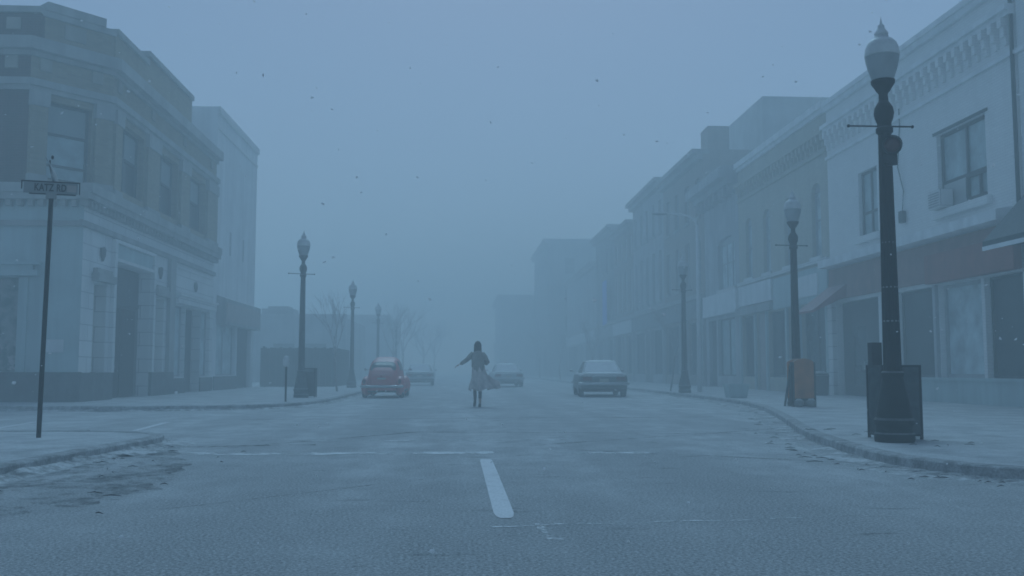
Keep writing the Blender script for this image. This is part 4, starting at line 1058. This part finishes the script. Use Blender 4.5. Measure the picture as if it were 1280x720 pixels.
c2 = copy_tree(sal); c2.location = (2.95, 55.5, 0); c2.rotation_euler.z = R(2)
c2['label'] = 'hazy pale saloon car just right of the running person'
c3 = copy_tree(sal); c3.location = (-2.4, 61.0, 0); c3.rotation_euler.z = R(1)
c3['label'] = 'faint ash covered saloon car beyond the red car'
pal = saloon.__defaults__
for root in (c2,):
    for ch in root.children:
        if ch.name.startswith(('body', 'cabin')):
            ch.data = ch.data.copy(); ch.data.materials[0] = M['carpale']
# ------------------------------------------------------------------ running person (local: feet at z=0, facing +y, away from us)
def skin_mesh(chains, name, root=0):
    me = bpy.data.meshes.new(name); vs, es, rs = [], [], []
    for pts in chains:
        prev = None
        for p in pts:
            if isinstance(p, int): prev = p; continue
            vs.append(p[0]); rs.append(p[1]); i = len(vs) - 1
            if prev is not None: es.append((prev, i))
            prev = i
    me.from_pydata(vs, es, []); o = bpy.data.objects.new(name, me); COL.objects.link(o)
    o.modifiers.new('s', 'SKIN'); sv = me.skin_vertices[0].data
    for i, r in enumerate(rs): sv[i].radius = (r if isinstance(r, tuple) else (r, r))
    sv[root].use_root = True
    sub = o.modifiers.new('d', 'SUBSURF'); sub.levels = sub.render_levels = 2
    dg = bpy.context.evaluated_depsgraph_get(); m2 = bpy.data.meshes.new_from_object(o.evaluated_get(dg))
    bpy.data.objects.remove(o); m2.name = name
    return m2
def make_person():
    t = thing('person', 'person in long pale coat and dark hood running away down the street', 'person')
    lh = (-.56, .10, 1.13); rh = (.16, .26, 1.22)
    ch = [
        [((0, 0, .93), (.15, .11)), ((0, .02, 1.10), (.125, .095)), ((0, .04, 1.28), (.155, .105)), ((0, .05, 1.40), (.12, .085)), ((0, .06, 1.475), .055), ((0, .075, 1.54), .055)],   # 0-5
        [3, ((-.17, .05, 1.40), .058), ((-.30, .07, 1.29), .045), ((-.36, .07, 1.235), .040), ((-.47, .09, 1.17), .033), (lh, .026)],      # 6-10
        [3, ((.17, .05, 1.40), .058), ((.26, .00, 1.26), .045), ((.29, -.03, 1.17), .040), ((.24, .12, 1.18), .034), (rh, .026)],         # 11-15
        [0, ((-.09, 0, .86), .10), ((-.085, .10, .50), .060), ((-.09, .04, .42), .054), ((-.09, -.02, .28), .050), ((-.095, -.07, .15), .034), ((-.095, .05, .09), .032)],
        [0, ((.09, 0, .86), .10), ((.075, .05, .48), .060), ((.07, .03, .40), .054), ((.065, 0, .24), .050), ((.06, -.01, .07), .035), ((.06, .12, .032), .030)],
    ]
    me = skin_mesh(ch, 'body')
    bm = bmesh.new(); bm.from_mesh(me)
    # head with brow, nose, chin and ears, set on the neck
    hb = MB(); hc = Vector((0, .085, 1.615))
    def hd(u, v):
        a = 2 * math.pi * u; b_ = math.pi * (v - .5); d = Vector((math.sin(a) * math.cos(b_), math.cos(a) * math.cos(b_), math.sin(b_)))
        p = Vector((d.x * .076, d.y * .096, d.z * .115))
        if d.z < -.1: p.x *= 1 + .35 * (d.z + .1); p.y += .012 * max(0, d.y)
        f = max(0, d.y) ** 14 * math.exp(-((d.z + .12) / .16) ** 2); p.y += .026 * f
        for sx in (-.33, .33): p.y -= .010 * math.exp(-((d.x - sx) ** 2 + (d.z - .05) ** 2) / .02) * (d.y > 0)
        p.y -= .006 * math.exp(-((d.z + .5) / .05) ** 2) * max(0, d.y)
        e = math.exp(-((abs(d.x) - .99) / .05) ** 2 - (d.z + .05) ** 2 / .06); p.x += math.copysign(.016, d.x) * e
        return hc + p
    hb.grid(hd, 36, 26)
    tmp = bpy.data.meshes.new('tmp'); hb.bm.to_mesh(tmp); hb.bm.free(); bm.from_mesh(tmp)
    # hands: palm and five bent fingers
    def hand(c, dirv, side):
        dv = Vector(dirv).normalized(); up = Vector((0, 0, 1)); lat = dv.cross(up).normalized() * side; dn = lat.cross(dv) * side
        c = Vector(c); chains = [[(tuple(c - dv * .02), .024), (tuple(c + dv * .03), (.036, .018)), (tuple(c + dv * .075), (.036, .015))]]
        m = skin_mesh(chains, 'h'); bm.from_mesh(m)
        for k, (off, ln) in enumerate(((-.030, .066), (-.010, .076), (.010, .071), (.029, .056))):
            p0 = c + dv * .06 + lat * off; p1 = p0 + dv * ln * .5; p2 = p1 + (dv - up * .7).normalized() * ln * .35; p3 = p2 + (dv * .5 - up).normalized() * ln * .28
            m = skin_mesh([[(tuple(p0), .009), (tuple(p1), .0085), (tuple(p2), .008), (tuple(p3), .0065)]], 'h'); bm.from_mesh(m)
        p0 = c + dv * .02 - lat * .028; p1 = p0 - lat * .025 + dv * .03; p2 = p1 + dv * .03 - up * .008
        m = skin_mesh([[(tuple(p0), .012), (tuple(p1), .010), (tuple(p2), .008)]], 'h'); bm.from_mesh(m)
    hand((-.585, .105, 1.115), (-.9, .12, -.45), 1); hand((.135, .285, 1.225), (-.6, .6, .25), -1)
    for f in bm.faces: f.smooth = True
    out = bpy.data.meshes.new('body'); bm.to_mesh(out); bm.free(); out.materials.append(M['skin'])
    o = bpy.data.objects.new('body', out); COL.objects.link(o); o.parent = t
    for s in (-1, 1):
        b = MB(); b.sphere((s * .028, .085 + .083, 1.623), .012, 10, 8); b.build('eye', 'dark', t)
    # hair, shoulder length, rough
    b = MB()
    def hr(u, v):
        a = 2 * math.pi * u; b_ = math.pi * (.5 - v * .5)
        if v < .62:
            b2 = math.pi / 2 * (1 - v / .62); d = Vector((math.sin(a) * math.cos(b2), -math.cos(a) * math.cos(b2), math.sin(b2)))
            p = Vector((d.x * .108, d.y * .125, d.z * .135)) + hc + Vector((0, -.008, .008))
        else:
            k = (v - .62) / .38; p = hc + Vector((math.sin(a) * (.108 + .012 * k), -math.cos(a) * (.125 - .015 * k) - .008, .008 - .19 * k))
            if math.cos(a) < -.45: p.z = max(p.z, hc.z + .05)      # open over the face
        return p + Vector((1, 1, 0)) * .010 * mnoise.noise(p * 22) + Vector((0, 0, .006 * mnoise.noise(p * 31)))
    b.grid(hr, 40, 20); b.build('hair', 'hair', t)
    # coat: torso and flaring skirt lofted down from the shoulders
    def coat_ring(z, cx, cy, rx, ry, fold, ph, lift=0, n=56, droop=0):
        r = []
        for k in range(n):
            a = 2 * math.pi * k / n; f = 1 + fold * math.sin(a * 7 + ph) + fold * .6 * math.sin(a * 11 - ph * 1.7)
            x = cx * .9 + rx * .9 * f * math.cos(a); y = cy + ry * f * math.sin(a)
            r.append(Vector((x, y, z - droop * max(0, -math.sin(a)) ** 3 + lift * max(0, math.cos(a)) ** 2 + fold * .3 * math.sin(a * 5 + ph))))
        return r
    R_ = [coat_ring(1.455, 0, .05, .10, .085, 0, 0), coat_ring(1.43, 0, .05, .185, .12, .005, .2), coat_ring(1.36, 0, .05, .215, .135, .01, .3), coat_ring(1.25, 0, .045, .205, .14, .02, .4), coat_ring(1.12, .01, .03, .205, .15, .03, .6),
          coat_ring(1.02, .02, .02, .22, .165, .03, .8), coat_ring(.90, .03, -.01, .25, .20, .04, 1.0, .01), coat_ring(.75, .07, -.04, .29, .25, .055, 1.3, .03), coat_ring(.60, .10, -.06, .37, .31, .08, 1.5, .06), coat_ring(.50, .125, -.07, .42, .35, .085, 1.65, .09), coat_ring(.455, .135, -.08, .44, .365, .10, 1.75, .11)]
    b = MB(); b.loft(R_, caps=False); o = b.build('coat', 'coat', t)
    md = o.modifiers.new('t', 'SOLIDIFY'); md.thickness = .008
    # flying corner of the coat
    b = MB()
    b.grid(lambda u, v: Vector((.26 + .40 * u, -.16 - .06 * v + .02 * math.sin(u * 6), .86 - .40 * v * (1 - .12 * u) - .20 * u * (1 - v) + .015 * math.sin(u * 9 + v * 4))), 12, 10)
    f = b.build('coat_flap', 'coat', o); md = f.modifiers.new('t', 'SOLIDIFY'); md.thickness = .008
    # sleeves
    for pts, rr in (([(-.14, .05, 1.405), (-.23, .06, 1.345), (-.33, .07, 1.255), (-.42, .08, 1.20), (-.51, .095, 1.15)], [.085, .075, .062, .055, .05]), ([(.14, .05, 1.40), (.225, .02, 1.31), (.295, -.04, 1.17), (.27, .06, 1.165), (.19, .20, 1.205)], [.085, .075, .068, .062, .052])):
        b = MB(); b.tube(pts, rr, 12); b.build('sleeve', 'shawl', t)
    # dark hood / shawl lying over the back
    b = MB(); b.loft([coat_ring(1.50, 0, .05, .085, .085, .02, .1), coat_ring(1.46, 0, .045, .14, .11, .02, .4), coat_ring(1.41, 0, .045, .215, .142, .02, .8), coat_ring(1.30, 0, .04, .232, .158, .03, 1.2), coat_ring(1.20, .005, .025, .222, .162, .045, 1.5, droop=.03), coat_ring(1.14, .01, .02, .222, .172, .06, 1.9, 0.05, droop=.12), coat_ring(1.07, .02, .01, .232, .195, .07, 2.1, 0.08, droop=.22)], caps=False)
    o = b.build('shawl', 'shawl', t); md = o.modifiers.new('t', 'SOLIDIFY'); md.thickness = .010
    for pts in ([(-.09, 0, .84), (-.085, .10, .50), (-.09, .03, .40), (-.09, -.02, .28), (-.095, -.07, .14)], [(.09, 0, .84), (.075, .05, .48), (.07, .03, .40), (.065, 0, .24), (.06, -.01, .06)]):
        b = MB(); b.tube(pts, [.11, .058, .052, .050, .036], 12); b.build('stocking', 'stock', t)
    for (x, y, z, pit) in ((-.095, .0, .075, -.45), (.06, .05, .0, 0)):
        b = MB(); b.loft([[Vector((x + a, y + yy, z + zz + pit * (yy))) for a, zz in ((-hw, 0), (hw, 0), (hw * .9, hh * .6), (hw * .4, hh), (-hw * .4, hh), (-hw * .9, hh * .6))] for yy, hw, hh in ((-.10, .03, .07), (-.07, .038, .13), (-.02, .042, .12), (.05, .044, .075), (.11, .042, .055), (.155, .025, .04))]); b.build('boot', 'boot', t)
    return t
pr = make_person(); pr.scale = (.90, 1, 1.03); pr.location = (.56, 26.5, .0); pr.rotation_euler.z = R(4)

# ------------------------------------------------------------------ falling ash and haze
rng = random.Random(5); b = MB()
def flake(p, s):
    ax = Vector((rng.uniform(-1, 1), rng.uniform(-1, 1), rng.uniform(-1, 1))).normalized(); q = ax.to_track_quat('Z', 'Y')
    n = 6; c = [b.bm.verts.new(p + q @ Vector((math.cos(k * 1.047) * s * rng.uniform(.6, 1.1), math.sin(k * 1.047) * s * rng.uniform(.4, .9), s * .3 * rng.uniform(-1, 1)))) for k in range(n)]
    top = b.bm.verts.new(p + q @ Vector((0, 0, s * .35))); bot = b.bm.verts.new(p - q @ Vector((0, 0, s * .3)))
    for k in range(n): b.bm.faces.new((c[k], c[(k + 1) % n], top)); b.bm.faces.new((c[(k + 1) % n], c[k], bot))
for k in range(850):
    y = 3.0 + 30 * rng.random() ** .9; x = rng.uniform(-.56, .66) * y; z = rng.uniform(.05, .62 * y)
    if z > 12: z = rng.uniform(.1, 10)
    flake(Vector((x, y, z)), .007 + .017 * rng.random() ** 2 * min(1, y / 8))
for x, y, z, s in ((.54 * 9, 9.4, 1.42, .020), (-4.9, 10, 4.05, .022), (-2.9, 9.0, 3.72, .022), (-1.22, 8.6, .52, .014), (-8.0, 28.0, .36, .07), (-5.6, 11.0, 1.0, .011)):
    flake(Vector((x, y, z)), s)
tag(b.build('falling_ash', 'flake'), 'pale ash flakes drifting down through the air over the street', 'ash flakes', kind='stuff')

hz = MB(); hz.box(-146, 146, -38, 256, -1, 20)
hm = bpy.data.materials.new('haze'); hm.use_nodes = True; nt = hm.node_tree; nt.nodes.clear()
out = nt.nodes.new('ShaderNodeOutputMaterial'); v = nt.nodes.new('ShaderNodeVolumePrincipled')
v.inputs['Density'].default_value = HAZE; v.inputs['Color'].default_value = (.92, .985, 1., 1); v.inputs['Anisotropy'].default_value = .15
nt.links.new(v.outputs[0], out.inputs['Volume'])
ho = hz.build('haze', hm); ho['kind'] = 'stuff'; ho['label'] = 'even blue grey haze filling the street'
